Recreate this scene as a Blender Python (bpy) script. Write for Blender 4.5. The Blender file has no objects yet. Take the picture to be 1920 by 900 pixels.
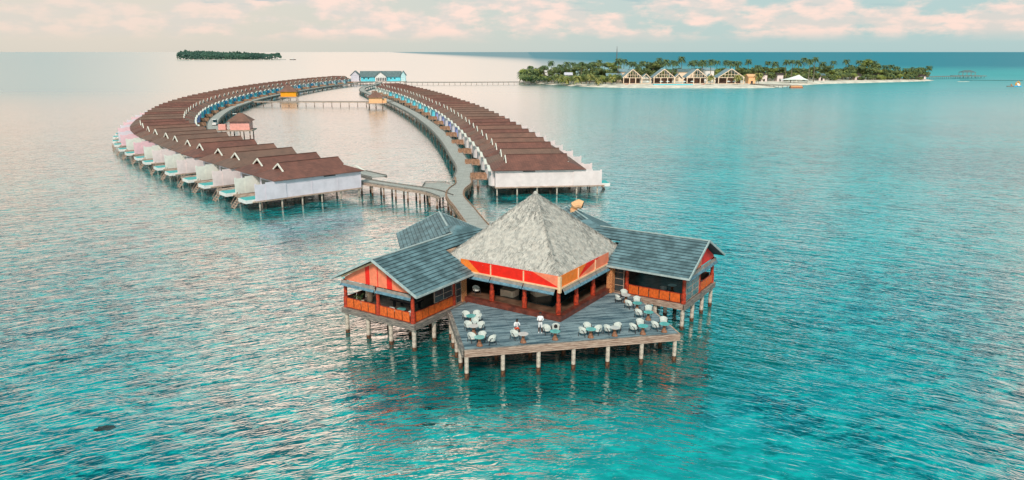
import bpy, bmesh, math, random
from mathutils import Vector, Matrix, noise
random.seed(7)
R = math.radians
S = bpy.context.scene
COL = S.collection

# ------------------------------------------------------------------ camera
FPX = 1400.0
cam = bpy.data.cameras.new('camera'); camo = bpy.data.objects.new('camera', cam); COL.objects.link(camo)
cam.sensor_width = 36; cam.lens = FPX * 36 / 1920; cam.clip_end = 120000; cam.clip_start = 0.5
PITCH = math.atan(353 / FPX)
camo.location = (0, 0, 25); camo.rotation_euler = (math.pi / 2 - PITCH, 0, 0)
S.camera = camo

# ------------------------------------------------------------------ sky and light
SUN_AZ, SUN_EL = -175, 42            # sun low to the left, a little behind the camera, behind thin cloud
W = bpy.data.worlds.new('World'); S.world = W; W.use_nodes = True
nt = W.node_tree; nt.nodes.clear()
def N(tree, typ, **kw):
    n = tree.nodes.new(typ)
    for k, v in kw.items(): setattr(n, k, v)
    return n
def mth(tree, op, a, b=None, c=None, clamp=False):
    n = N(tree, 'ShaderNodeMath', operation=op); n.use_clamp = clamp
    for i, v in enumerate((a, b, c)):
        if v is None: continue
        if isinstance(v, (int, float)): n.inputs[i].default_value = v
        else: tree.links.new(v, n.inputs[i])
    return n.outputs[0]
def mrange(tree, v, a, b, c=0.0, d=1.0, smooth=True):
    n = N(tree, 'ShaderNodeMapRange'); n.interpolation_type = 'SMOOTHSTEP' if smooth else 'LINEAR'
    tree.links.new(v, n.inputs[0])
    for i, x in zip((1, 2, 3, 4), (a, b, c, d)): n.inputs[i].default_value = x
    return n.outputs[0]
def mixc(tree, f, a, b, blend='MIX'):
    n = N(tree, 'ShaderNodeMix', data_type='RGBA', blend_type=blend)
    if isinstance(f, (int, float)): n.inputs[0].default_value = f
    else: tree.links.new(f, n.inputs[0])
    for i, v in ((6, a), (7, b)):
        if isinstance(v, tuple): n.inputs[i].default_value = (*v, 1)
        else: tree.links.new(v, n.inputs[i])
    return n.outputs[2]
sky = N(nt, 'ShaderNodeTexSky', sky_type='NISHITA'); sky.sun_disc = False
sky.sun_elevation = R(SUN_EL); sky.sun_rotation = R(SUN_AZ)
tc = N(nt, 'ShaderNodeTexCoord'); nv = N(nt, 'ShaderNodeVectorMath', operation='NORMALIZE')
nt.links.new(tc.outputs['Generated'], nv.inputs[0])
sx = N(nt, 'ShaderNodeSeparateXYZ'); nt.links.new(nv.outputs[0], sx.inputs[0])
az = mth(nt, 'ARCTAN2', sx.outputs[0], sx.outputs[1]); el = mth(nt, 'ARCSINE', sx.outputs[2])
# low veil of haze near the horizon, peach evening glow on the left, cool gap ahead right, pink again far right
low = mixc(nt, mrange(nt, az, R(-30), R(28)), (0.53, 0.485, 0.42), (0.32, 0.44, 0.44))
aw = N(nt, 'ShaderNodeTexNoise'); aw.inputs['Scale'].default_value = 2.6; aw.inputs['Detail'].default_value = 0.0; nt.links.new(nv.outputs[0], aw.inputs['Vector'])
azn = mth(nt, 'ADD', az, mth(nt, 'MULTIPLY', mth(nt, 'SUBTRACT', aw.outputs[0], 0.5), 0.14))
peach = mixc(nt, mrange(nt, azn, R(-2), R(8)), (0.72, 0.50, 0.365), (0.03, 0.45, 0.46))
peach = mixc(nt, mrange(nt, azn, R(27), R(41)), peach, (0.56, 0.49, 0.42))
sk = mixc(nt, mth(nt, 'ADD', mrange(nt, el, R(4.0), R(5.2)), mrange(nt, el, R(-.4), R(-.05), 1.0, 0.0), clamp=True), low, peach)  # unseen part below the horizon also coloured, added to tint the water glare
# higher up the sky is a cooler blue-green, except for two sunlit banks of cloud
cool = mixc(nt, mrange(nt, azn, R(-4), R(10)), (0.05, 0.30, 0.33), (0.01, 0.24, 0.28))
sk = mixc(nt, mrange(nt, el, R(8), R(18)), sk, cool)
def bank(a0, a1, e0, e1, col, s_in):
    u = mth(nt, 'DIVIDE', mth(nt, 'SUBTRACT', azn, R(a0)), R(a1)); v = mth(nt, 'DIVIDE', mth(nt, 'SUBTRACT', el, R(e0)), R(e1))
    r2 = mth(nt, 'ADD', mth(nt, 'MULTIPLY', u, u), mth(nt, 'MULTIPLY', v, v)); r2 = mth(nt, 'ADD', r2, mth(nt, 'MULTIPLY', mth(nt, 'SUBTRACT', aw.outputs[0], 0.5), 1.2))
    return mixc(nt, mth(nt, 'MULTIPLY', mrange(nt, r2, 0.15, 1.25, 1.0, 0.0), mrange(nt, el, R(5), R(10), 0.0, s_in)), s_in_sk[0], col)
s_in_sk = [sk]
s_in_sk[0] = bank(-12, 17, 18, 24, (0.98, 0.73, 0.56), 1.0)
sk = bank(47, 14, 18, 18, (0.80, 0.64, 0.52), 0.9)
sk = mixc(nt, mrange(nt, el, R(58), R(80)), sk, (0.75, 0.68, 0.62))
# clouds
cv = N(nt, 'ShaderNodeCombineXYZ'); nt.links.new(mth(nt, 'MULTIPLY', az, 9), cv.inputs[0]); nt.links.new(mth(nt, 'MULTIPLY', el, 23), cv.inputs[1])
cn = N(nt, 'ShaderNodeTexNoise'); cn.inputs['Scale'].default_value = 1.0; cn.inputs['Detail'].default_value = 9; cn.inputs['Roughness'].default_value = 0.58
nt.links.new(cv.outputs[0], cn.inputs['Vector'])
cm = mrange(nt, cn.outputs[0], 0.41, 0.53)
cm = mth(nt, 'MULTIPLY', cm, mth(nt, 'MULTIPLY', mrange(nt, el, R(0.5), R(1.6)), mrange(nt, el, R(7), R(12), 1.0, 0.0)))
cm = mth(nt, 'MULTIPLY', cm, mrange(nt, az, R(-30), R(-8), 0.45, 0.9))
c2 = N(nt, 'ShaderNodeTexNoise'); c2.inputs['Scale'].default_value = 3.1; c2.inputs['Detail'].default_value = 6
nt.links.new(cv.outputs[0], c2.inputs['Vector'])
ccol = mixc(nt, mrange(nt, c2.outputs[0], 0.38, 0.62), (0.52, 0.48, 0.45), (0.76, 0.55, 0.48))
sk = mixc(nt, cm, sk, ccol)
gv = N(nt, 'ShaderNodeCombineXYZ'); nt.links.new(mth(nt, 'MULTIPLY', az, 9), gv.inputs[0]); nt.links.new(mth(nt, 'MULTIPLY', el, 60), gv.inputs[1]); gv.inputs[2].default_value = 4.3
gn = N(nt, 'ShaderNodeTexNoise'); gn.inputs['Scale'].default_value = 1.0; gn.inputs['Detail'].default_value = 5; nt.links.new(gv.outputs[0], gn.inputs['Vector'])
gm = mth(nt, 'MULTIPLY', mrange(nt, gn.outputs[0], 0.57, 0.66), mrange(nt, el, R(2.2), R(3.6)))
gm = mth(nt, 'MULTIPLY', gm, mrange(nt, el, R(8), R(14), 0.8, 0.0))
sk = mixc(nt, gm, sk, (0.26, 0.38, 0.40))
nis = N(nt, 'ShaderNodeVectorMath', operation='SCALE'); nt.links.new(sky.outputs[0], nis.inputs[0]); nis.inputs['Scale'].default_value = 0.10
sk = mixc(nt, 0.08, sk, nis.outputs[0])
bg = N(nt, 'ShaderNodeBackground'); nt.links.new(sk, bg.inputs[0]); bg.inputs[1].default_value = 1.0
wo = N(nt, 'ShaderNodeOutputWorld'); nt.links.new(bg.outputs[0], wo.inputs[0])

sl = bpy.data.lights.new('sun', 'SUN'); sl.energy = 2.4; sl.angle = R(10); sl.color = (1.0, 0.88, 0.76)
so = bpy.data.objects.new('sun', sl); COL.objects.link(so)
sd = Vector((math.sin(R(SUN_AZ)) * math.cos(R(SUN_EL)), math.cos(R(SUN_AZ)) * math.cos(R(SUN_EL)), math.sin(R(SUN_EL))))
so.rotation_euler = sd.to_track_quat('Z', 'Y').to_euler()
S.view_settings.view_transform = 'Standard'; S.view_settings.look = 'None'
S.view_settings.exposure = 0.5; S.view_settings.gamma = 1.0; S.view_settings.use_curve_mapping = False

# ------------------------------------------------------------------ materials
MATS = {}
def mat(name, col, rough=0.7, var=0.12, scale=2.0, bump=0.0, bscale=30.0, stretch=(1, 1, 1), metal=0.0, spec=0.4, col2=None, thr=(0.35, 0.65), both=False):
    if name in MATS: return MATS[name]
    m = bpy.data.materials.new(name); m.use_nodes = True; t = m.node_tree
    b = t.nodes['Principled BSDF']; b.inputs['Roughness'].default_value = rough; b.inputs['Metallic'].default_value = metal
    b.inputs['Specular IOR Level'].default_value = spec
    tcx = N(t, 'ShaderNodeTexCoord'); mp = N(t, 'ShaderNodeMapping'); mp.inputs['Scale'].default_value = stretch
    t.links.new(tcx.outputs['Object'], mp.inputs[0])
    n1 = N(t, 'ShaderNodeTexNoise'); n1.inputs['Scale'].default_value = scale; n1.inputs['Detail'].default_value = 7; n1.inputs['Roughness'].default_value = 0.62
    t.links.new(mp.outputs[0], n1.inputs['Vector'])
    c2 = col2 if col2 else tuple(c * (1 - 2.2 * var) for c in col)
    c1 = col if col2 else tuple(min(1, c * (1 + 1.2 * var)) for c in col)
    t.links.new(mixc(t, mrange(t, n1.outputs[0], *thr), c2, c1), b.inputs['Base Color'])
    if bump:
        n2 = N(t, 'ShaderNodeTexNoise'); n2.inputs['Scale'].default_value = bscale; n2.inputs['Detail'].default_value = 4
        t.links.new(mp.outputs[0], n2.inputs['Vector'])
        bp = N(t, 'ShaderNodeBump'); bp.inputs['Strength'].default_value = bump; bp.inputs['Distance'].default_value = 0.05
        t.links.new(n2.outputs[0], bp.inputs['Height']); t.links.new(bp.outputs[0], b.inputs['Normal'])
    MATS[name] = m; return m

def plank_mat(name, c1, c2, width=0.14, angle=0.0, length=3.0, rough=0.8, gap=(0.02, 0.02, 0.02)):
    m = bpy.data.materials.new(name); m.use_nodes = True; t = m.node_tree; b = t.nodes['Principled BSDF']; b.inputs['Roughness'].default_value = rough
    tcx = N(t, 'ShaderNodeTexCoord'); mp = N(t, 'ShaderNodeMapping'); mp.inputs['Rotation'].default_value = (0, 0, angle)
    t.links.new(tcx.outputs['Object'], mp.inputs[0])
    br = N(t, 'ShaderNodeTexBrick'); br.inputs['Scale'].default_value = 1.0
    br.inputs['Brick Width'].default_value = length; br.inputs['Row Height'].default_value = width; br.inputs['Mortar Size'].default_value = 0.012
    br.inputs['Color1'].default_value = (0, 0, 0, 1); br.inputs['Color2'].default_value = (1, 1, 1, 1); br.inputs['Mortar'].default_value = (0.5, 0.5, 0.5, 1)
    t.links.new(mp.outputs[0], br.inputs['Vector'])
    mp2 = N(t, 'ShaderNodeMapping'); mp2.inputs['Scale'].default_value = (0.35, 2.2, 1); t.links.new(mp.outputs[0], mp2.inputs[0])
    n1 = N(t, 'ShaderNodeTexNoise'); n1.inputs['Scale'].default_value = 1.3; n1.inputs['Detail'].default_value = 8; n1.inputs['Roughness'].default_value = 0.7
    t.links.new(mp2.outputs[0], n1.inputs['Vector'])
    f = mth(t, 'ADD', mth(t, 'MULTIPLY', br.outputs['Color'], 0.35), mrange(t, n1.outputs[0], 0.38, 0.66), clamp=True)
    c = mixc(t, f, c1, c2); c = mixc(t, br.outputs['Fac'], c, gap)
    t.links.new(c, b.inputs['Base Color']); MATS[name] = m; return m

def rows_mat(name, c1, c2, row=0.3, rough=0.7):
    """shingles: courses by height, broken up with noise"""
    m = bpy.data.materials.new(name); m.use_nodes = True; t = m.node_tree; b = t.nodes['Principled BSDF']; b.inputs['Roughness'].default_value = rough
    tcx = N(t, 'ShaderNodeTexCoord'); s = N(t, 'ShaderNodeSeparateXYZ'); t.links.new(tcx.outputs['Object'], s.inputs[0])
    cb = N(t, 'ShaderNodeCombineXYZ'); t.links.new(mth(t, 'MULTIPLY', s.outputs[2], 2.0), cb.inputs[1])
    t.links.new(mth(t, 'ADD', s.outputs[0], s.outputs[1]), cb.inputs[0])
    br = N(t, 'ShaderNodeTexBrick'); br.inputs['Scale'].default_value = 1.0
    br.inputs['Brick Width'].default_value = 0.45; br.inputs['Row Height'].default_value = row; br.inputs['Mortar Size'].default_value = 0.02
    br.inputs['Color1'].default_value = (0, 0, 0, 1); br.inputs['Color2'].default_value = (1, 1, 1, 1); br.inputs['Mortar'].default_value = (0, 0, 0, 1)
    t.links.new(cb.outputs[0], br.inputs['Vector'])
    geo = N(t, 'ShaderNodeNewGeometry')
    n1 = N(t, 'ShaderNodeTexNoise'); n1.inputs['Scale'].default_value = 0.35; n1.inputs['Detail'].default_value = 8; n1.inputs['Roughness'].default_value = 0.7
    t.links.new(geo.outputs['Position'], n1.inputs['Vector'])
    f = mth(t, 'ADD', mth(t, 'MULTIPLY', br.outputs['Color'], 0.4), mth(t, 'MULTIPLY', mrange(t, n1.outputs[0], 0.3, 0.7), 0.7), clamp=True)
    c = mixc(t, f, c1, c2); c = mixc(t, mth(t, 'MULTIPLY', br.outputs['Fac'], 0.6), c, tuple(x * 0.4 for x in c1))
    t.links.new(c, b.inputs['Base Color']); MATS[name] = m; return m

M_SHINGLE = rows_mat('brown_shingle', (0.15, 0.082, 0.062), (0.29, 0.135, 0.098))
M_SHINGLE2 = rows_mat('weathered_shingle', (0.155, 0.092, 0.072), (0.25, 0.135, 0.10))
M_SHINGLE3 = rows_mat('reddish_shingle', (0.125, 0.056, 0.045), (0.27, 0.105, 0.078))
M_RIDGE = mat('dark_ridge', (0.115, 0.055, 0.045), 0.7, 0.1)
M_TRIM = mat('white_trim', (0.82, 0.78, 0.70), 0.6, 0.05)
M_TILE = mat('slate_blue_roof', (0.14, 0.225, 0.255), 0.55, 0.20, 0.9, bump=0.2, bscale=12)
M_TILED = mat('slate_dark_lap', (0.05, 0.085, 0.10), 0.8, 0.1)  # darker slate for the lap risers, gap stripes and undersides
M_EDGE = mat('roof_edge', (0.42, 0.50, 0.50), 0.5, 0.08)
M_THATCH = mat('dry_thatch', (0.63, 0.58, 0.53), 0.95, 0.2, 2.2, bump=1.0, bscale=14, col2=(0.43, 0.41, 0.385), thr=(0.36, 0.6))
M_REED = mat('weathered_reed', (0.33, 0.32, 0.30), 0.95, 0.2, 3)
M_REEDL = mat('bleached_reed', (0.66, 0.62, 0.57), 0.95, 0.1, 3)
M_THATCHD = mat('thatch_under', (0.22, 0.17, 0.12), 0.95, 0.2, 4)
M_TERR = plank_mat('weathered_deck', (0.022, 0.07, 0.105), (0.28, 0.37, 0.41), 0.16, 0.0)
M_WOOD = plank_mat('grey_boardwalk', (0.34, 0.325, 0.30), (0.56, 0.535, 0.50), 0.16, 0.0, gap=(0.12, 0.1, 0.09))
M_BEAM = mat('pale_timber', (0.56, 0.42, 0.34), 0.8, 0.2, 3, col2=(0.28, 0.17, 0.13), stretch=(0.5, 0.5, 6))
M_BEAMG = mat('grey_timber', (0.34, 0.29, 0.25), 0.8, 0.2, 3, col2=(0.12, 0.11, 0.11), stretch=(0.5, 0.5, 6))
M_RIM = mat('red_brown_floor', (0.22, 0.055, 0.035), 0.35, 0.2, 1.5, col2=(0.10, 0.03, 0.022))
M_FLOOR = mat('brown_floor', (0.16, 0.085, 0.055), 0.3, 0.2, 1.0)
M_WFLOOR = mat('wing_floor', (0.20, 0.16, 0.13), 0.5, 0.2, 1.5)
M_POSTR = mat('red_column', (0.55, 0.055, 0.018), 0.5, 0.25, 4, col2=(0.22, 0.025, 0.012))
M_PANEL = mat('orange_panel', (0.72, 0.13, 0.02), 0.6, 0.12, 4)
M_RED = mat('red_fascia', (0.85, 0.02, 0.008), 0.5, 0.05)
M_SALMON = mat('salmon_board', (0.90, 0.24, 0.13), 0.6, 0.05)
M_ORANGE = mat('orange_board', (0.92, 0.22, 0.03), 0.6, 0.05)
M_CREAM = mat('cream_trim', (0.85, 0.55, 0.34), 0.6, 0.06)
M_ROLL = mat('grey_awning', (0.27, 0.24, 0.22), 0.8, 0.1)
M_ROLLB = mat('blue_awning', (0.13, 0.26, 0.34), 0.7, 0.15, 3)
M_DECOR = mat('carved_column', (0.78, 0.38, 0.16), 0.7, 0.3, 9, col2=(0.35, 0.08, 0.03))
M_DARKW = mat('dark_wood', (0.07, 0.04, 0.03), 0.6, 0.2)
M_GLASS = mat('dark_glass', (0.045, 0.06, 0.065), 0.12, 0.1, spec=0.6)
M_TEALGLASS = mat('teal_glass', (0.03, 0.16, 0.19), 0.12, 0.2, spec=0.6)
M_PILE = mat('painted_pile', (0.54, 0.46, 0.39), 0.8, 0.18, 3)
M_RUST = mat('stained_pile', (0.20, 0.085, 0.04), 0.9, 0.3, 5, col2=(0.03, 0.022, 0.018))
M_WHITE = mat('white_paint', (0.80, 0.76, 0.74), 0.6, 0.04)
M_PINKW = mat('pinkish_white_paint', (0.76, 0.66, 0.66), 0.6, 0.04, 0.6)
M_LILACW = mat('lilac_white_paint', (0.70, 0.64, 0.72), 0.6, 0.04, 0.6)
M_PINK = mat('pink_paint', (0.84, 0.54, 0.60), 0.6, 0.05, 0.6)
M_PALEPINK = mat('pale_pink_paint', (0.82, 0.68, 0.68), 0.6, 0.05, 0.6)
M_MINT = mat('pale_mint_paint', (0.74, 0.75, 0.70), 0.6, 0.05, 0.6)
M_LILAC = mat('lilac_paint', (0.38, 0.42, 0.80), 0.6, 0.05, 0.6)
M_AZURE = mat('azure_paint', (0.03, 0.46, 0.85), 0.6, 0.06, 0.6)
M_CYAN = mat('cyan_paint', (0.14, 0.66, 0.80), 0.6, 0.06, 0.6)
M_PALEBLUE = mat('pale_blue_paint', (0.50, 0.72, 0.76), 0.6, 0.05, 0.6)
M_POOL = mat('turquoise_pool', (0.01, 0.46, 0.46), 0.4, 0.1, spec=0.3)
M_SCREEN = mat('brown_screen', (0.40, 0.22, 0.14), 0.8, 0.2, 2)
M_TAN = mat('tan_wall', (0.90, 0.50, 0.26), 0.7, 0.05)
M_ORW = mat('bright_orange_wall', (0.95, 0.36, 0.01), 0.7, 0.05)
M_PKW = mat('pink_wall', (0.92, 0.42, 0.36), 0.7, 0.05)
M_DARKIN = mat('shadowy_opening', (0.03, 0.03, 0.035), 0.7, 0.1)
M_CHAIR = mat('white_wicker', (0.60, 0.63, 0.60), 0.6, 0.05, 10)
M_CHAIRL = mat('dark_frame', (0.05, 0.045, 0.05), 0.5, 0.1)
M_TTEAL = mat('aqua_glass_top', (0.16, 0.52, 0.50), 0.15, 0.1, spec=0.6)
M_TPALE = mat('pale_table_top', (0.66, 0.62, 0.60), 0.3, 0.06)
M_TBASE = mat('copper_brown_base', (0.30, 0.13, 0.07), 0.5, 0.25, 6)
M_SKIN = mat('dark_skin', (0.12, 0.055, 0.035), 0.6, 0.1)
M_HAIR = mat('black_hair', (0.012, 0.01, 0.012), 0.7, 0.1)
M_CLOTH = mat('white_cloth', (0.82, 0.82, 0.84), 0.8, 0.05)
M_REDCL = mat('red_cloth', (0.75, 0.10, 0.04), 0.8, 0.1)
M_SAND = mat('pale_sand', (0.78, 0.68, 0.58), 0.95, 0.12, 0.15)
M_TRUNK = mat('palm_trunk', (0.24, 0.19, 0.14), 0.9, 0.2, 2)
M_FROND = mat('palm_frond', (0.15, 0.20, 0.07), 0.7, 0.3, 0.8, col2=(0.06, 0.11, 0.06))
M_FROND2 = mat('golden_frond', (0.40, 0.34, 0.09), 0.7, 0.3, 0.8, col2=(0.15, 0.19, 0.07))
M_LEAF = mat('broad_leaf', (0.22, 0.25, 0.08), 0.8, 0.3, 0.5, col2=(0.065, 0.115, 0.055))
M_LEAF2 = mat('yellow_leaf', (0.38, 0.40, 0.09), 0.8, 0.3, 0.5, col2=(0.14, 0.20, 0.06))
M_FARLEAF = mat('far_leaf', (0.06, 0.13, 0.09), 0.9, 0.3, 0.03, col2=(0.035, 0.085, 0.07))
M_BLUEROOF = mat('pale_blue_roof', (0.23, 0.33, 0.37), 0.6, 0.12, 1)
M_SLATE = mat('far_slate_roof', (0.13, 0.19, 0.20), 0.6, 0.12, 1)
M_CREAMW = mat('cream_wall', (0.86, 0.66, 0.50), 0.7, 0.05)
M_TARP = mat('white_canvas', (0.80, 0.82, 0.78), 0.8, 0.04)
M_REDWD = mat('red_brown_hull', (0.48, 0.18, 0.09), 0.7, 0.15)
M_MAST = mat('mast_steel', (0.16, 0.16, 0.16), 0.6, 0.1)
M_MASTG = mat('mast_green', (0.03, 0.26, 0.20), 0.6, 0.1)
M_REEF = mat('dark_rock', (0.03, 0.05, 0.055), 0.8, 0.3, 3, bump=0.5)

# ------------------------------------------------------------------ mesh helpers
class MB:
    def __init__(s): s.v = []; s.f = []; s.mi = []
    def add(s, vs, fs, mi=0):
        o = len(s.v); s.v += [tuple(p) for p in vs]
        for f in fs: s.f.append(tuple(i + o for i in f)); s.mi.append(mi)
        return s
    def box(s, x0, x1, y0, y1, z0, z1, mi=0):
        vs = [(x, y, z) for z in (z0, z1) for x, y in ((x0, y0), (x1, y0), (x1, y1), (x0, y1))]
        return s.add(vs, [(3, 2, 1, 0), (4, 5, 6, 7), (0, 1, 5, 4), (1, 2, 6, 5), (2, 3, 7, 6), (3, 0, 4, 7)], mi)
    def bar(s, a, b, w, h, mi=0, up=(0, 0, 1)):
        a = Vector(a); b = Vector(b); d = (b - a).normalized(); u = Vector(up)
        if abs(d.dot(u)) > 0.98: u = Vector((1, 0, 0))
        r = d.cross(u).normalized(); u = r.cross(d).normalized(); vs = []
        for p in (a, b):
            for i, j in ((-1, -1), (1, -1), (1, 1), (-1, 1)): vs.append(p + r * (i * w / 2) + u * (j * h / 2))
        return s.add(vs, [(3, 2, 1, 0), (4, 5, 6, 7), (0, 1, 5, 4), (1, 2, 6, 5), (2, 3, 7, 6), (3, 0, 4, 7)], mi)
    def tube(s, pts, rads, n=8, mi=0, caps=True):
        o = len(s.v); P = [Vector(p) for p in pts]
        for i, p in enumerate(P):
            d = (P[min(i + 1, len(P) - 1)] - P[max(i - 1, 0)]).normalized()
            u = Vector((0, 0, 1)) if abs(d.z) < 0.9 else Vector((1, 0, 0))
            a = d.cross(u).normalized(); b = d.cross(a).normalized()
            for k in range(n):
                t = 2 * math.pi * k / n; s.v.append(tuple(p + (a * math.cos(t) + b * math.sin(t)) * rads[i]))
        for i in range(len(P) - 1):
            for k in range(n):
                s.f.append((o + i * n + k, o + i * n + (k + 1) % n, o + (i + 1) * n + (k + 1) % n, o + (i + 1) * n + k)); s.mi.append(mi)
        if caps:
            s.f.append(tuple(o + k for k in range(n))); s.mi.append(mi)
            s.f.append(tuple(o + (len(P) - 1) * n + k for k in reversed(range(n)))); s.mi.append(mi)
        return s
    def prism(s, poly, z0, z1, mi=0, top=None):
        n = len(poly); vs = [(x, y, z0) for x, y in poly] + [(x, y, z1) for x, y in poly]
        s.add(vs, [(i, (i + 1) % n, n + (i + 1) % n, n + i) for i in range(n)] + [tuple(reversed(range(n)))], mi)
        return s.add([(x, y, z1) for x, y in poly], [tuple(range(n))], mi if top is None else top)
    def slab(s, poly, n, th, mi=0):
        """3-D polygon thickened along -n"""
        n = Vector(n); k = len(poly); a = [Vector(p) for p in poly]; vs = a + [p - n * th for p in a]
        return s.add(vs, [tuple(range(k)), tuple(reversed(range(k, 2 * k)))] + [(k + i, k + (i + 1) % k, (i + 1) % k, i) for i in range(k)], mi)
    def mesh(s, name, mats):
        me = bpy.data.meshes.new(name); me.from_pydata(s.v, [], s.f)
        if not isinstance(mats, (list, tuple)): mats = [mats]
        for m in mats: me.materials.append(m)
        me.polygons.foreach_set('material_index', s.mi); me.update(); return me
    def build(s, name, mats, parent=None, loc=(0, 0, 0), rz=0, smooth=False):
        return link(s.mesh(name, mats), name, parent, loc, rz, smooth)
def link(me, name, parent=None, loc=(0, 0, 0), rz=0, smooth=False):
    o = bpy.data.objects.new(name, me); COL.objects.link(o); o.location = loc; o.rotation_euler = (0, 0, rz)
    if parent: o.parent = parent
    if smooth: me.polygons.foreach_set('use_smooth', [True] * len(me.polygons))
    return o
def tag(o, label=None, cat=None, group=None, kind=None):
    if label: o['label'] = label
    if cat: o['category'] = cat
    if group: o['group'] = group
    if kind: o['kind'] = kind
    return o
def thing(name, label, cat, loc=(0, 0, 0), rz=0, group=None):
    o = bpy.data.objects.new(name, None); COL.objects.link(o); o.location = loc; o.rotation_euler = (0, 0, rz); o.empty_display_size = 0.2
    return tag(o, label, cat, group)
def dup(root, loc, rz, label, group=None, scale=None, mats=None):
    def cp(o, par):
        c = o.copy(); COL.objects.link(c)
        if par: c.parent = par
        for ch in [x for x in KIDS.get(o.name, [])]: KIDS.setdefault(c.name, []).append(cp(ch, c))
        return c
    r = cp(root, None); r.location = loc; r.rotation_euler = (0, 0, rz); tag(r, label, None, group)
    if scale: r.scale = scale
    return r
KIDS = {}
def reg(root):
    """remember the tree of a prototype so that copies are quick"""
    def go(o):
        KIDS[o.name] = list(o.children)
        for c in o.children: go(c)
    bpy.context.view_layer.update(); go(root); return root
ORD = ['nearest', 'second', 'third', 'fourth', 'fifth', 'sixth', 'seventh', 'eighth', 'ninth', 'tenth', 'eleventh', 'twelfth', 'thirteenth', 'fourteenth', 'fifteenth', 'sixteenth', 'seventeenth', 'eighteenth', 'nineteenth']
TENS = {2: 'twenty', 3: 'thirty', 4: 'forty', 5: 'fifty', 6: 'sixty', 7: 'seventy', 8: 'eighty', 9: 'ninety'}
TORD = {2: 'twentieth', 3: 'thirtieth', 4: 'fortieth', 5: 'fiftieth', 6: 'sixtieth', 7: 'seventieth', 8: 'eightieth', 9: 'ninetieth'}
ONE = ['', 'first', 'second', 'third', 'fourth', 'fifth', 'sixth', 'seventh', 'eighth', 'ninth']
def ordn(i, first='first'):
    if i == 0: return first
    if i < 19: return ORD[i]
    n = i + 1
    if n == 100: return 'hundredth'
    if n > 100: return 'hundred-and-' + (ordn(n - 101) if n - 100 > 1 else 'first')
    t, u = divmod(n, 10)
    return TORD[t] if u == 0 else TENS[t] + '-' + ONE[u]

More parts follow.
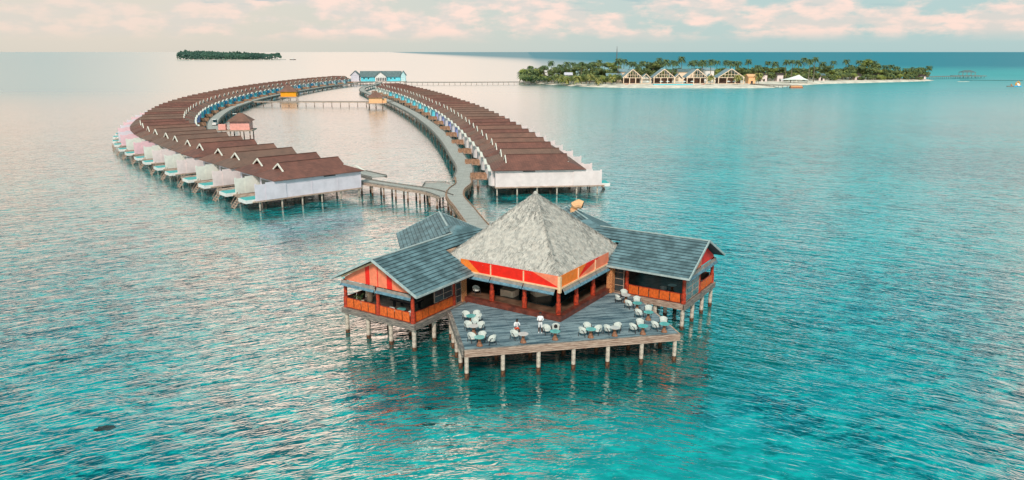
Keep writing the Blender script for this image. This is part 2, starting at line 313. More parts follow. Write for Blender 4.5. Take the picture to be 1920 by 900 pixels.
# ------------------------------------------------------------------ water
def make_water():
    m = bpy.data.materials.new('sea_water'); m.use_nodes = True; t = m.node_tree; t.nodes.clear()
    geo = N(t, 'ShaderNodeNewGeometry'); pos = geo.outputs['Position']
    s = N(t, 'ShaderNodeSeparateXYZ'); t.links.new(pos, s.inputs[0]); X, Y = s.outputs[0], s.outputs[1]
    def nz(scale, det=4, rough=0.55, st=(1, 1, 1), rot=0, dist=0.0):
        mp = N(t, 'ShaderNodeMapping'); mp.inputs['Scale'].default_value = st; mp.inputs['Rotation'].default_value = (0, 0, rot); t.links.new(pos, mp.inputs[0])
        n = N(t, 'ShaderNodeTexNoise'); n.inputs['Scale'].default_value = scale; n.inputs['Detail'].default_value = det; n.inputs['Roughness'].default_value = rough
        n.inputs['Distortion'].default_value = dist; t.links.new(mp.outputs[0], n.inputs['Vector']); return n.outputs[0]
    # sea bed seen through the water: sand, weed and reef patches, deeper offshore
    big = nz(0.022, 5, 0.6, dist=0.4); mid = nz(0.16, 6, 0.7, dist=0.6); fine = nz(0.75, 5, 0.7, (0.6, 1.0, 1), R(20), 0.3)
    col = mixc(t, mrange(t, big, 0.36, 0.64), (0.001, 0.12, 0.16), (0.001, 0.32, 0.345))
    col = mixc(t, mth(t, 'MULTIPLY', mrange(t, mid, 0.47, 0.60), 0.85), col, (0.001, 0.06, 0.085))
    col = mixc(t, mth(t, 'MULTIPLY', mrange(t, fine, 0.46, 0.62), 0.65), col, (0.006, 0.50, 0.49))
    col = mixc(t, mth(t, 'MULTIPLY', mrange(t, fine, 0.34, 0.46, 1.0, 0.0), 0.55), col, (0.001, 0.08, 0.11))
    dx = mth(t, 'DIVIDE', mth(t, 'SUBTRACT', X, 2), 18); dy = mth(t, 'DIVIDE', mth(t, 'SUBTRACT', Y, 41), 11)
    dd = mth(t, 'ADD', mth(t, 'MULTIPLY', dx, dx), mth(t, 'MULTIPLY', dy, dy))
    col = mixc(t, mth(t, 'MULTIPLY', mrange(t, dd, 0.0, 1.3, 1.0, 0.0), 0.35), col, (0.02, 0.50, 0.46))
    # bed colour below the restaurant is greener and darker
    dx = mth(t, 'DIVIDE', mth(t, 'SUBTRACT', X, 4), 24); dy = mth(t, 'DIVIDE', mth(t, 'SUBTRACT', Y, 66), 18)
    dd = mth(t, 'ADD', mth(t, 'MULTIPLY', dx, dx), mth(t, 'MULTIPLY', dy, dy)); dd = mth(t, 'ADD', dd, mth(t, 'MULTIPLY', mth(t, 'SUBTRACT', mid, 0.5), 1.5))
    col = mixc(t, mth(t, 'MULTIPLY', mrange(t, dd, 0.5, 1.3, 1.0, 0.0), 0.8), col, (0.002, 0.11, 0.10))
    # lagoon gets paler and shallower towards the island
    col = mixc(t, mth(t, 'MULTIPLY', mrange(t, Y, 110, 420), mrange(t, X, -20, 60, 0.3, 0.75)), col, (0.06, 0.42, 0.45))
    offs = mrange(t, mth(t, 'ADD', Y, mth(t, 'MULTIPLY', mth(t, 'SUBTRACT', big, 0.5), 700)), 900, 1500)
    col = mixc(t, offs, col, (0.008, 0.21, 0.29))
    # ripples
    cy = mth(t, 'ADD', Y, mth(t, 'MULTIPLY', mth(t, 'SQRT', mth(t, 'ADD', mth(t, 'MULTIPLY', X, X), 260)), 0.55))
    def wv(ax, ay, scale, det, rough, dist, seed):
        cb = N(t, 'ShaderNodeCombineXYZ'); t.links.new(mth(t, 'MULTIPLY', X, ax), cb.inputs[0]); t.links.new(mth(t, 'MULTIPLY', cy, ay), cb.inputs[1]); cb.inputs[2].default_value = seed
        n = N(t, 'ShaderNodeTexNoise'); n.inputs['Scale'].default_value = scale; n.inputs['Detail'].default_value = det; n.inputs['Roughness'].default_value = rough; n.inputs['Distortion'].default_value = dist
        t.links.new(cb.outputs[0], n.inputs['Vector']); return n.outputs[0]
    w1 = wv(0.5, 1.4, 0.52, 3, 0.5, 0.5, 1.0); w2 = wv(0.62, 1.5, 0.95, 3, 0.5, 0.6, 7.0); w3 = wv(0.7, 1.2, 0.08, 2, 0.5, 0.3, 3.0)
    ridge = mth(t, 'SUBTRACT', 1.0, mth(t, 'ABSOLUTE', mth(t, 'SUBTRACT', mth(t, 'MULTIPLY', w2, 2.0), 1.0)))
    h = mth(t, 'ADD', mth(t, 'MULTIPLY', w1, 0.75), mth(t, 'MULTIPLY', ridge, 0.34)); h = mth(t, 'ADD', h, mth(t, 'MULTIPLY', w3, 0.9))
    calm = mrange(t, mth(t, 'POWER', mth(t, 'DIVIDE', 60.0, mth(t, 'MAXIMUM', Y, 60.0)), 0.9), 0.0, 1.0, 0.10, 1.0, smooth=False)
    bp = N(t, 'ShaderNodeBump'); bp.inputs['Distance'].default_value = 1.0
    t.links.new(mth(t, 'MULTIPLY', calm, mrange(t, Y, 36, 62, 0.6, 1.0)), bp.inputs['Strength']); t.links.new(h, bp.inputs['Height'])
    lw = N(t, 'ShaderNodeLayerWeight'); lw.inputs['Blend'].default_value = 0.5; t.links.new(bp.outputs[0], lw.inputs['Normal'])
    fac = mrange(t, lw.outputs['Facing'], 0.53, 0.85, 0.012, 0.97)
    fac = mth(t, 'MULTIPLY', fac, mth(t, 'SUBTRACT', 1.0, mth(t, 'MULTIPLY', mth(t, 'MULTIPLY', mrange(t, Y, 60, 200), mrange(t, mth(t, 'SUBTRACT', X, mth(t, 'MULTIPLY', Y, 0.02)), 0, 40)), 0.32)))
    # wind-roughened open sea beyond the reef edge shows more of its own deep blue
    reef = mrange(t, mth(t, 'ADD', Y, mth(t, 'MULTIPLY', X, 6)), 1500, 4200)
    fac = mth(t, 'MULTIPLY', fac, mth(t, 'SUBTRACT', 1.0, mth(t, 'MULTIPLY', reef, 0.72)), clamp=True)
    fac = mth(t, 'MULTIPLY', fac, mrange(t, Y, 34, 72, 0.78, 1.0))
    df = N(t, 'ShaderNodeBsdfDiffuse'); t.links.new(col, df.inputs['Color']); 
    gl = N(t, 'ShaderNodeBsdfGlossy'); t.links.new(mrange(t, Y, 60, 500, 0.03, 0.28, smooth=False), gl.inputs['Roughness']); gl.inputs['Color'].default_value = (1, 1, 1, 1); 
    bp2 = N(t, 'ShaderNodeBump'); bp2.inputs['Distance'].default_value = 1.0; t.links.new(mth(t, 'MULTIPLY', calm, 0.20), bp2.inputs['Strength']); t.links.new(h, bp2.inputs['Height'])
    t.links.new(bp2.outputs[0], gl.inputs['Normal']); t.links.new(bp2.outputs[0], df.inputs['Normal'])
    mx = N(t, 'ShaderNodeMixShader'); t.links.new(fac, mx.inputs[0]); t.links.new(df.outputs[0], mx.inputs[1]); t.links.new(gl.outputs[0], mx.inputs[2])
    o = N(t, 'ShaderNodeOutputMaterial'); t.links.new(mx.outputs[0], o.inputs[0])
    return m
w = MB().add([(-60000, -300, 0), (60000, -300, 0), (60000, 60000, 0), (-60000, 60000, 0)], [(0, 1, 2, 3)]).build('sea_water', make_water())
tag(w, kind='structure')

# ------------------------------------------------------------------ generic builders
def pile_mesh(r, z0, z1, n=10, rust=0.55):
    return MB().tube([(0, 0, z0), (0, 0, rust)], [r * 1.05, r * 1.05], n, 1).tube([(0, 0, rust), (0, 0, z1)], [r, r], n, 0).mesh('pile', [M_PILE, M_RUST])
PILE_A = pile_mesh(0.17, -0.8, 2.1); PILE_B = pile_mesh(0.19, -0.8, 1.95, rust=0.35); PILE_C = pile_mesh(0.14, -0.8, 1.72, 6, rust=0.3)
PILE_W = MB().tube([(0, 0, 0.75), (0, 0, 2.0)], [0.16, 0.16], 6, 0).tube([(0, 0, -0.8), (0, 0, 0.75)], [0.17, 0.17], 6, 1).mesh('pile', [M_BEAM, M_RUST]); 

def catmull(pts, step=0.5):
    out = []; P = [Vector(p) for p in pts]; P = [2 * P[0] - P[1]] + P + [2 * P[-1] - P[-2]]
    for i in range(1, len(P) - 2):
        n = max(2, int((P[i + 1] - P[i]).length / step))
        for k in range(n):
            t = k / n; a, b, c, d = P[i - 1], P[i], P[i + 1], P[i + 2]
            out.append(0.5 * ((2 * b) + (c - a) * t + (2 * a - 5 * b + 4 * c - d) * t * t + (3 * b - a - 3 * c + d) * t ** 3))
    out.append(P[-2]); return out
def arclen(path):
    L = [0.0]
    for a, b in zip(path, path[1:]): L.append(L[-1] + (b - a).length)
    return L
def at(path, L, s):
    s = max(0, min(s, L[-1])); lo = 0
    while lo < len(L) - 2 and L[lo + 1] < s: lo += 1
    f = (s - L[lo]) / max(1e-9, L[lo + 1] - L[lo]); p = path[lo].lerp(path[lo + 1], f)
    a = path[max(0, lo - 2)]; b = path[min(len(path) - 1, lo + 3)]; return p, (b - a).normalized()

def boardwalk(name, label, cat, pts, width, z=2.25, post_step=4.0, rail='kerb', post=None, maxposts=98, two=True, fascia=None, group=None, start=0.0):
    path = catmull([Vector((x, y)) for x, y in pts], 1.5); L = arclen(path)
    o = thing(name, label, cat, (path[0].x, path[0].y, 0), 0, group); off = Vector((path[0].x, path[0].y))
    deck = MB(); kl = MB(); kr = MB(); fl = MB(); fr = MB(); n = len(path); rows = []
    for i in range(n):
        d = (path[min(i + 1, n - 1)] - path[max(i - 1, 0)]).normalized(); nn = Vector((-d.y, d.x)); p = path[i] - off
        rows.append((p, nn))
    def strip(mb, o0, o1, z0, z1):
        base = len(mb.v)
        for p, nn in rows:
            for oo, zz in ((o0, z0), (o1, z0), (o1, z1), (o0, z1)): q = p + nn * oo; mb.v.append((q.x, q.y, zz))
        for i in range(n - 1):
            for k in range(4):
                a = base + i * 4 + k; b = base + i * 4 + (k + 1) % 4; mb.f.append((a, b, b + 4, a + 4)); mb.mi.append(0)
        mb.f.append((base, base + 1, base + 2, base + 3)); mb.mi.append(0); e = base + (n - 1) * 4; mb.f.append((e + 3, e + 2, e + 1, e)); mb.mi.append(0)
    hw = width / 2
    strip(deck, -hw, hw, z - 0.12, z); deck.build('deck', M_WOOD, o)
    for s in (-1, 1):
        mb = MB(); a, b = sorted((s * (hw + 0.004), s * (hw + 0.12)))
        strip(mb, a, b, z - 0.42, z + 0.02); mb.build('edge_beam', fascia or M_BEAMG, o)
        mb = MB(); a, b = sorted((s * (hw - 0.02), s * (hw - 0.14)))
        strip(mb, a, b, z + 0.10, z + 0.20)
        k = 0.0
        while k < L[-1]:
            p, d = at(path, L, k); nn = Vector((-d.y, d.x)); q = p - off + nn * (s * (hw - 0.08)); mb.box(q.x - .06, q.x + .06, q.y - .06, q.y + .06, z + 0.003, z + 0.10); k += 2.0
        mb.build('kerb_rail', M_BEAMG if rail == 'kerb' else M_SCREEN, o)
    cnt = 0; k = start + post_step / 2
    while k < L[-1] and cnt < maxposts:
        p, d = at(path, L, k); nn = Vector((-d.y, d.x))
        for s in ((-1, 1) if two else (0,)):
            q = p - off + nn * s * (hw - 0.3); link(post or PILE_W, 'post', o, (q.x, q.y, z - 0.425 - 2.0 if post is None else 0)); cnt += 1
        k += post_step
    return o

# ------------------------------------------------------------------ restaurant (local frame: x to the back right, y to the back left)
RZ = R(57); C0 = Vector((4.15, 60.4))
def RW2(x, y): return (C0.x + x * math.cos(RZ) - y * math.sin(RZ), C0.y + x * math.sin(RZ) + y * math.cos(RZ))
rest = thing('restaurant', 'restaurant on stilts with a grey thatched pyramid roof and slate blue wings', 'restaurant', (C0.x, C0.y, 0), RZ)

# floors
f = MB().prism([(0, 0), (13.4, 0), (13.4, 13.4), (0, 13.4)], 2.1, 2.93, 0); f.build('floor_plinth', M_RIM, rest)
MB().box(0.55, 12.9, 0.55, 12.9, 2.934, 2.96).build('floor', M_FLOOR, rest)
MB().box(1.9, 8.6, 1.9, 8.6, 2.964, 2.985).build('floor_tiles', plank_mat('dark_checker', (0.008, 0.022, 0.028), (0.03, 0.07, 0.075), 0.9, 0, 0.9, 0.25), rest)
for nm, (x0, x1, y0, y1) in {'left': (-7.3, 13.4, 10.15, 18.5), 'right': (10.15, 18.5, -7.3, 13.4)}.items():
    if nm == 'left': MB().box(x0, -0.01, y0, y1, 2.38, 2.5).box(-0.01, x1, 13.41, y1, 2.38, 2.5).build('wing_floor', M_WFLOOR, rest)
    else: MB().box(x0, x1, y0, -0.01, 2.38, 2.5).box(13.41, x1, -0.01, y1, 2.38, 2.5).build('wing_floor', M_WFLOOR, rest)
def edge_beam(a, b, z0, z1, m, nb=4):
    mb = MB(); hh = (z1 - z0) / nb
    for i in range(nb):
        o = 0.02 * (i % 2); mb.bar((*a, z0 + hh * (i + .5)), (*b, z0 + hh * (i + .5)), 0.14 + o, hh - 0.025)
    return mb.build('edge_beam', m, rest)
edge_beam((-7.38, 10.0), (-7.38, 18.6), 1.98, 2.52, M_BEAMG); edge_beam((-7.2, 10.06), (-0.1, 10.06), 1.98, 2.52, M_BEAMG); edge_beam((-7.2, 18.6), (8, 18.6), 1.98, 2.52, M_BEAMG)
edge_beam((10.0, -7.38), (18.6, -7.38), 1.98, 2.52, M_BEAMG); edge_beam((10.06, -7.2), (10.06, -0.1), 1.98, 2.52, M_BEAM); edge_beam((18.6, -7.2), (18.6, 8), 1.98, 2.52, M_BEAMG)
# under-floor joists
for k in range(6): 
    MB().bar((-7.2 + k * 2.7, 10.2, 2.2), (-7.2 + k * 2.7, 18.4, 2.2), 0.16, 0.3).build('joist', M_DARKW, rest)
    MB().bar((10.2, -7.2 + k * 2.7, 2.2), (18.4, -7.2 + k * 2.7, 2.2), 0.16, 0.3).build('joist', M_DARKW, rest)
# piles
for x in (-7.1, -4.4, -1.6, 2.0, 6.0, 10): 
    for y in (10.35, 13.0, 15.7, 18.3):
        link(PILE_B, 'pile', rest, (x, y, 0)); link(PILE_B, 'pile', rest, (y, x, 0))
for x in (0.6, 4.6, 8.6):
    for y in (0.6, 4.6, 8.6): link(PILE_B, 'pile', rest, (x, y, 0))
# columns
def column(x, y, z0, z1, r=0.17, sleeve=0.95, par=rest):
    mb = MB().tube([(x, y, z0), (x, y, z0 + sleeve)], [r * 1.35, r * 1.35], 12).tube([(x, y, z0 + sleeve), (x, y, z0 + sleeve + 0.04), (x, y, z1)], [r * 1.3, r, r * 0.95], 12)
    return mb.build('column', M_POSTR, par)
for x, y in ((0.5, 0.5), (0.42, 3.9), (0.42, 7.4), (3.6, 0.42), (6.9, 0.42), (12.9, 12.9), (12.9, 0.5), (0.5, 12.9), (12.9, 6.8), (6.8, 12.9)): column(x, y, 2.962, 5.3)
for y in (10.4, 14.35, 18.3): column(-7.1, y, 2.502, 5.15); column(y, -7.1, 2.502, 5.15)
for x in (-1.4,): column(x, 10.45, 2.502, 5.1); column(10.45, x, 2.502, 5.1)
column(-1.4, 18.3, 2.502, 5.1); column(18.3, -1.4, 2.502, 5.1)
for x, y in ((0.05, 10.5), (9.9, 0.05)):
    MB().box(x - .33, x + .33, y - .28, y + .28, 2.5, 5.25).build('carved_column', M_DECOR, rest)

# painted fascia under the thatch: real boards, one mesh per colour
def fascia_side(flip, pat):
    def q(a, z, d=0.0):        # a along the side, d outwards
        return ((0.30 - d, a, z) if not flip else (a, 0.30 - d, z))
    for m, poly in pat:
        vs = [Vector(q(a, z)) for a, z in poly]; nrm = Vector((-1, 0, 0)) if not flip else Vector((0, -1, 0))
        MB().slab(vs, nrm, 0.06).build('fascia_board', m, rest)
    a0, a1 = 0.30, 9.9 if not flip else 9.7
    MB().bar(q(a0, 5.36, .03), q(a1, 5.36, .03), 0.14, 0.14).build('cream_beam', M_CREAM, rest)
Z0, Z1 = 5.43, 6.45
fascia_side(False, [(M_ORANGE, [(8.7, Z0), (10.8, Z0), (10.8, Z1), (9.95, Z1)]), (M_RED, [(0.33, Z0), (8.7, Z0), (9.95, Z1), (3.0, Z1)]), (M_SALMON, [(0.33, Z0), (3.0, Z1), (0.33, Z1)])])
fascia_side(True, [(M_ORANGE, [(0.33, Z0), (3.6, Z0), (5.2, Z1), (0.33, Z1)]), (M_RED, [(3.6, Z0), (7.9, Z1), (5.2, Z1)]), (M_SALMON, [(3.6, Z0), (9.8, Z0), (9.8, Z1), (7.9, Z1)])])
MB().box(0.16, 0.42, 0.16, 0.42, 5.0, 6.45).build('corner_post', M_CREAM, rest)
for a in (3.9, 7.4): MB().box(0.2, 0.29, a - .05, a + .05, 5.44, 6.4).build('fascia_batten', M_CREAM, rest)
for a in (3.6, 6.9): MB().box(a - .05, a + .05, 0.2, 0.29, 5.44, 6.4).build('fascia_batten', M_CREAM, rest)
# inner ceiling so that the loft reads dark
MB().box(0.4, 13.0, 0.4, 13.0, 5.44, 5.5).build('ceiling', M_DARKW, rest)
# awnings rolled half-way down, leaning outwards
def awning(a, b, out, z=5.28, drop=0.42, lean=0.28):
    a = Vector((*a, z)); b = Vector((*b, z)); o = Vector((*out, 0)); lo = o * lean - Vector((0, 0, drop)); n = (b - a).cross(lo).normalized()
    if n.dot(o) < 0: n = -n
    aw = MB().slab([a, b, b + lo * 0.6, a + lo * 0.6], n, 0.03).build('awning', M_ROLL, rest)
    MB().slab([a + lo * 0.6, b + lo * 0.6, b + lo, a + lo], n, 0.03).build('awning_band', M_ROLLB, aw)
    MB().tube([a + lo, b + lo], [0.07, 0.07], 8).build('awning_roller', M_ROLLB, aw)
    return aw
awning((0.24, 0.7), (0.24, 3.85), (-1, 0)); awning((0.24, 3.95), (0.24, 7.35), (-1, 0)); awning((0.24, 7.45), (0.24, 9.6), (-1, 0))
awning((0.7, 0.24), (3.55, 0.24), (0, -1)); awning((3.65, 0.24), (6.85, 0.24), (0, -1)); awning((6.95, 0.24), (9.4, 0.24), (0, -1))
awning((-7.32, 10.3), (-7.32, 14.25), (-1, 0), 5.12, 0.42, .2); awning((-7.32, 14.45), (-7.32, 18.5), (-1, 0), 5.12, 0.42, .2)
awning((14.5, -7.32), (18.5, -7.32), (0, -1), 5.12, 0.5, .2)
awning((10.4, -7.32), (14.3, -7.32), (0, -1), 5.12, 0.42, .2)

# thatched roof: clumpy shell plus thousands of reed tufts
def thatch():
    mb = MB(); B = 12.75; c = (6.6, 6.6); ap = 12.1; ez = 6.28; o = 0.45
    cor = [(o, o), (B, o), (B, B), (o, B)]; n = 46; k = 34
    def surf(side, u, v):
        a = cor[side]; b = cor[(side + 1) % 4]; x = a[0] + (b[0] - a[0]) * u; y = a[1] + (b[1] - a[1]) * u
        e = ez + 0.06 * noise.noise(Vector((x * 1.3, y * 1.3, 0)))
        X = x + (c[0] - x) * v; Y = y + (c[1] - y) * v; Z = e + (ap - e) * (v ** 1.03)
        d = 0.10 * noise.noise(Vector((X * 1.6, Y * 1.6, Z * 1.6))) + 0.05 * noise.noise(Vector((X * 5, Y * 5, Z * 3)))
        return Vector((X, Y, Z + d * (1 - v * 0.3)))
    for s in range(4):
        base = len(mb.v)
        for j in range(k + 1):
            for i in range(n + 1): mb.v.append(tuple(surf(s, i / n, j / k)))
        for j in range(k):
            for i in range(n):
                a = base + j * (n + 1) + i; mb.f.append((a, a + 1, a + n + 2, a + n + 1)); mb.mi.append(0)
    # thick cut edge and underside
    for s in range(4):
        base = len(mb.v)
        for i in range(n + 1):
            p = surf(s, i / n, 0); q = Vector((c[0], c[1], p.z)); d = (q - p).normalized()
            mb.v += [tuple(p), tuple(p + d * 0.12 + Vector((0, 0, -0.26 - 0.05 * random.random()))), tuple(p + d * 1.2 + Vector((0, 0, 0.25)))]
        for i in range(n):
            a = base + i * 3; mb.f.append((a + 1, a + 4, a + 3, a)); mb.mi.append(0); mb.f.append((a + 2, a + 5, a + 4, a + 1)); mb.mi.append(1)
    # reed tufts
    for q in range(15000):
        s = random.randrange(4); v = 1 - math.sqrt(random.random()); u = random.random()
        p = surf(s, u, v); p2 = surf(s, min(1, u + 0.01), v)
        cen = Vector(((cor[s][0] + cor[(s + 1) % 4][0]) / 2, (cor[s][1] + cor[(s + 1) % 4][1]) / 2, ez))
        down = (cen - Vector((c[0], c[1], ap))).normalized(); side = Vector((0, 0, 1)).cross(down).normalized(); nrm = side.cross(down); nrm = nrm if nrm.z > 0 else -nrm
        down = (down + side * random.uniform(-.35, .35)).normalized(); L = random.uniform(.18, .42); wd = random.uniform(.02, .045)
        a = p - down * L * 0.3 + nrm * 0.01; b = p + down * L * 0.7 + nrm * random.uniform(.01, .07)
        mb.add([a - side * wd, a + side * wd, b + side * wd * .3, b - side * wd * .3], [(0, 1, 2, 3)], 2 if noise.noise(p * .5) + random.uniform(-.5, .5) > .40 else (3 if random.random() < .4 else 0))
    for q in range(2600):       # ragged fringe at the eaves
        s = random.randrange(4); u = random.random(); p = surf(s, u, 0.0); a = cor[s]; b = cor[(s + 1) % 4]
        side = Vector((b[0] - a[0], b[1] - a[1], 0)).normalized(); wd = random.uniform(.03, .07); L = random.uniform(.15, .42)
        out = Vector((side.y, -side.x, 0)) * random.uniform(-.05, .12)
        mb.add([p - side * wd + Vector((0, 0, .05)), p + side * wd + Vector((0, 0, .05)), p + out + side * (wd * .5) - Vector((0, 0, L)), p + out - side * (wd * .5) - Vector((0, 0, L))], [(0, 1, 2, 3)])
    for s in range(4):           # heaped ridge along each hip
        for q in range(700):
            v = random.random(); a = Vector((*cor[s], ez)); p = a.lerp(Vector((*c, ap)), v) + Vector((0, 0, 0.05)); d = (a - Vector((*c, ap))).normalized()
            sd = Vector((random.uniform(-1, 1), random.uniform(-1, 1), -0.5)); e = p + d * 0.12 + sd * random.uniform(.12, .38)
            w_ = d * 0.04; mb.add([p - w_, p + w_, e + w_ * .4, e - w_ * .4], [(0, 1, 2, 3)], 2 if random.random() < .6 else 0)
    return mb
th = thatch().build('thatched_roof', [M_THATCH, M_THATCHD, M_REED, M_REEDL], rest)
MB().tube([(6.6, 6.6, 12.0), (6.6, 6.6, 12.16), (6.6, 6.6, 12.25)], [0.22, 0.16, 0.05], 10).build('ridge_cap', M_THATCH, rest)

# tiled slopes with real stepped courses
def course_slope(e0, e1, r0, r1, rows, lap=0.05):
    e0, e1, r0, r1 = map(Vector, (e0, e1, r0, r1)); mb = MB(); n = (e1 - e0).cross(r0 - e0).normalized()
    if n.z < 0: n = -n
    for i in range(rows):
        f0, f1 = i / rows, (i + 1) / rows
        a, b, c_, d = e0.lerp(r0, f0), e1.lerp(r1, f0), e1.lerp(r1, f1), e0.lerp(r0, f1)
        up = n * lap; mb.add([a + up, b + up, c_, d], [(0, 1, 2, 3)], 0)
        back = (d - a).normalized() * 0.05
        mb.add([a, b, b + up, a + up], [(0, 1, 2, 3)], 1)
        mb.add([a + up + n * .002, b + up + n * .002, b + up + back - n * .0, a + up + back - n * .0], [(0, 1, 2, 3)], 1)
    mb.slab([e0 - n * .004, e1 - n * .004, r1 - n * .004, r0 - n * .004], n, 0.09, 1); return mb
def swap(p): return (p[1], p[0], p[2])
EZ, RZ_ = 5.27, 7.75
WPK = (5.2, 14.95, 8.15); WR2 = (7.6, 13.5, 7.5); WR1 = (3.4, 14.15, 7.75); BR = (6.35, 17.05, 7.52)
for mir in (False, True):
    g = swap if mir else (lambda p: p)
    def cs(a, b, c_, d, rows, nm='tiled_roof'):
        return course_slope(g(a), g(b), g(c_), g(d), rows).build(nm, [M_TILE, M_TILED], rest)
    r0 = (-7.95, 14.15, RZ_)
    zc9 = EZ + (RZ_ - EZ) * 9 / 13; yc9 = 9.25 + 4.9 * 9 / 13
    cs((-7.95, 9.25, EZ), (0.42, 9.25, EZ), (-7.95, yc9, zc9), (0.42, yc9, zc9), 9)
    cs((-7.95, yc9, zc9), (3.4, yc9, zc9), r0, WR1, 4)
    # the part of the slope running on behind the thatch
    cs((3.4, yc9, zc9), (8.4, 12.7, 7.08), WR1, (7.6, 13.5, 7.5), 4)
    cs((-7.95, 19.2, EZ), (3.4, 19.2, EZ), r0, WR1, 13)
    # raised cap where the wing meets the diagonal back wing
    for tri in ((WR1, WR2, WPK), (WR1, WPK, BR), (WPK, WR2, (9.2, 14.3, 7.0)), (WPK, (9.2, 14.3, 7.0), BR)):
        pts = [Vector(g(p)) for p in tri]; n = (pts[1] - pts[0]).cross(pts[2] - pts[0]).normalized(); n = n if n.z > 0 else -n
        MB().slab(pts, n, 0.06).build('roof_valley', M_TILE, rest)
    # diagonal back wing
    B1 = (11.5, 22.2, 7.55); k = 3.43
    cs((B1[0] - k, B1[1] + k, 5.27), (BR[0] - k - 1.6, BR[1] + k - 1.6, 5.27), B1, (BR[0] - 1.6, BR[1] - 1.6, 7.52), 13, 'back_roof')
    cs((B1[0] + k, B1[1] - k, 5.27), (BR[0] + k - .4, BR[1] - k - .4, 5.27), B1, (BR[0] - .4, BR[1] - .4, 7.53), 13, 'back_roof')
    # verge and ridge trim
    t_ = MB()
    for a, b in (((-7.98, 9.2, EZ), (-7.98, 14.15, RZ_ + .02)), ((-7.98, 19.25, EZ), (-7.98, 14.15, RZ_ + .02))):
        t_.bar(g(a), g(b), 0.10, 0.20)
    t_.bar(g((-8.0, 9.2, EZ - .02)), g((0.75, 9.2, EZ - .02)), 0.10, 0.16); t_.build('verge_board', M_EDGE, rest)
    t_ = MB().bar(g((-7.9, 14.15, RZ_ + .05)), g((3.4, 14.15, RZ_ + .05)), 0.2, 0.07).bar(g((BR[0], BR[1], 7.6)), g((B1[0], B1[1], 7.62)), 0.2, 0.07); t_.build('ridge_tile', M_EDGE, rest)
    MB().bar(g((B1[0] + .03, B1[1] + .03, 7.5)), g((B1[0] - k + .03, B1[1] + k + .03, 5.25)), 0.1, 0.2).bar(g((B1[0] + .03, B1[1] + .03, 7.5)), g((B1[0] + k + .03, B1[1] - k + .03, 5.25)), 0.1, 0.2).build('verge_board', M_EDGE, rest)
    # back wing walls and gable
    bw = [(B1[0] - 2.9 - .5, B1[1] + 2.9 - .5), (B1[0] + 2.9 - .5, B1[1] - 2.9 - .5), (9.8, 13.0), (3.6, 17.6)]
    bw = [(g((*p, 0))[0], g((*p, 0))[1]) for p in bw]
    MB().prism(bw, 2.5, 5.3).build('back_wall', M_CREAMW, rest)
# gable boards
def gable(g, cols):
    x = -7.2; y0, y1, ym, zb, zt = 10.2, 18.35, 14.2, 5.14, 7.55
    def ztop(y): return zb + 0.25 + (zt - zb - 0.25) * (1 - abs(y - ym) / (ym - y0 + 0.0))
    for m, ya, yb in cols:
        ys = [ya] + ([ym] if ya < ym < yb else []) + [yb]
        poly = [g((x, ya, zb)), g((x, yb, zb))] + [g((x, y, max(zb + .02, ztop(y)))) for y in reversed(ys)]
        n = Vector(g((-1, 0, 0))); MB().slab([Vector(p) for p in poly], n, 0.06).build('gable_board', m, rest)
gable(lambda p: p, [(M_SALMON, 10.2, 12.55), (M_RED, 12.55, 13.15), (M_SALMON, 13.15, 14.15), (M_RED, 14.15, 14.25), (M_SALMON, 14.25, 15.15), (M_RED, 15.15, 15.65), (M_SALMON, 15.65, 18.2)])
gable(swap, [(M_SALMON, 10.2, 14.6), (M_RED, 14.6, 18.2)])
MB().bar((-7.3, 14.2, 7.45), (-7.3, 18.5, 5.4), 0.05, 0.16).build('gable_trim', M_CREAM, rest)
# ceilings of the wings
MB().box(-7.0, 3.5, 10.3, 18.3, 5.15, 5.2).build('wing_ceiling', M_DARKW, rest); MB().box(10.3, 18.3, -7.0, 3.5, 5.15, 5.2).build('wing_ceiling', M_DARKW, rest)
# low railings of orange panels
def rail_panels(a, b, n, m=M_PANEL, z=2.55, h=0.86, nm='railing_panel'):
    a = Vector((*a, 0)); b = Vector((*b, 0)); d = (b - a) / n; u = d.normalized()
    for i in range(n):
        p = a + d * i + u * 0.05; q = a + d * (i + 1) - u * 0.05
        MB().bar((p.x, p.y, z + h / 2), (q.x, q.y, z + h / 2), 0.05, h).build(nm, m, rest)
    MB().bar((a.x, a.y, z + h + .03), (b.x, b.y, z + h + .03), 0.07, 0.05).bar((a.x, a.y, z + .02), (b.x, b.y, z + .02), 0.06, 0.05).build('railing_frame', M_POSTR, rest)
rail_panels((-7.2, 10.65), (-7.2, 14.1), 4); rail_panels((-7.2, 14.6), (-7.2, 18.1), 4)
rail_panels((-6.85, 10.3), (-1.65, 10.3), 6)
rail_panels((10.3, -6.85), (10.3, -1.65), 5); rail_panels((14.6, -7.2), (18.1, -7.2), 4)
rail_panels((-6.85, 18.4), (1.5, 18.4), 7, M_DARKW, nm='slatted_rail'); rail_panels((18.4, -6.85), (18.4, 1.5), 7, M_DARKW, nm='slatted_rail')
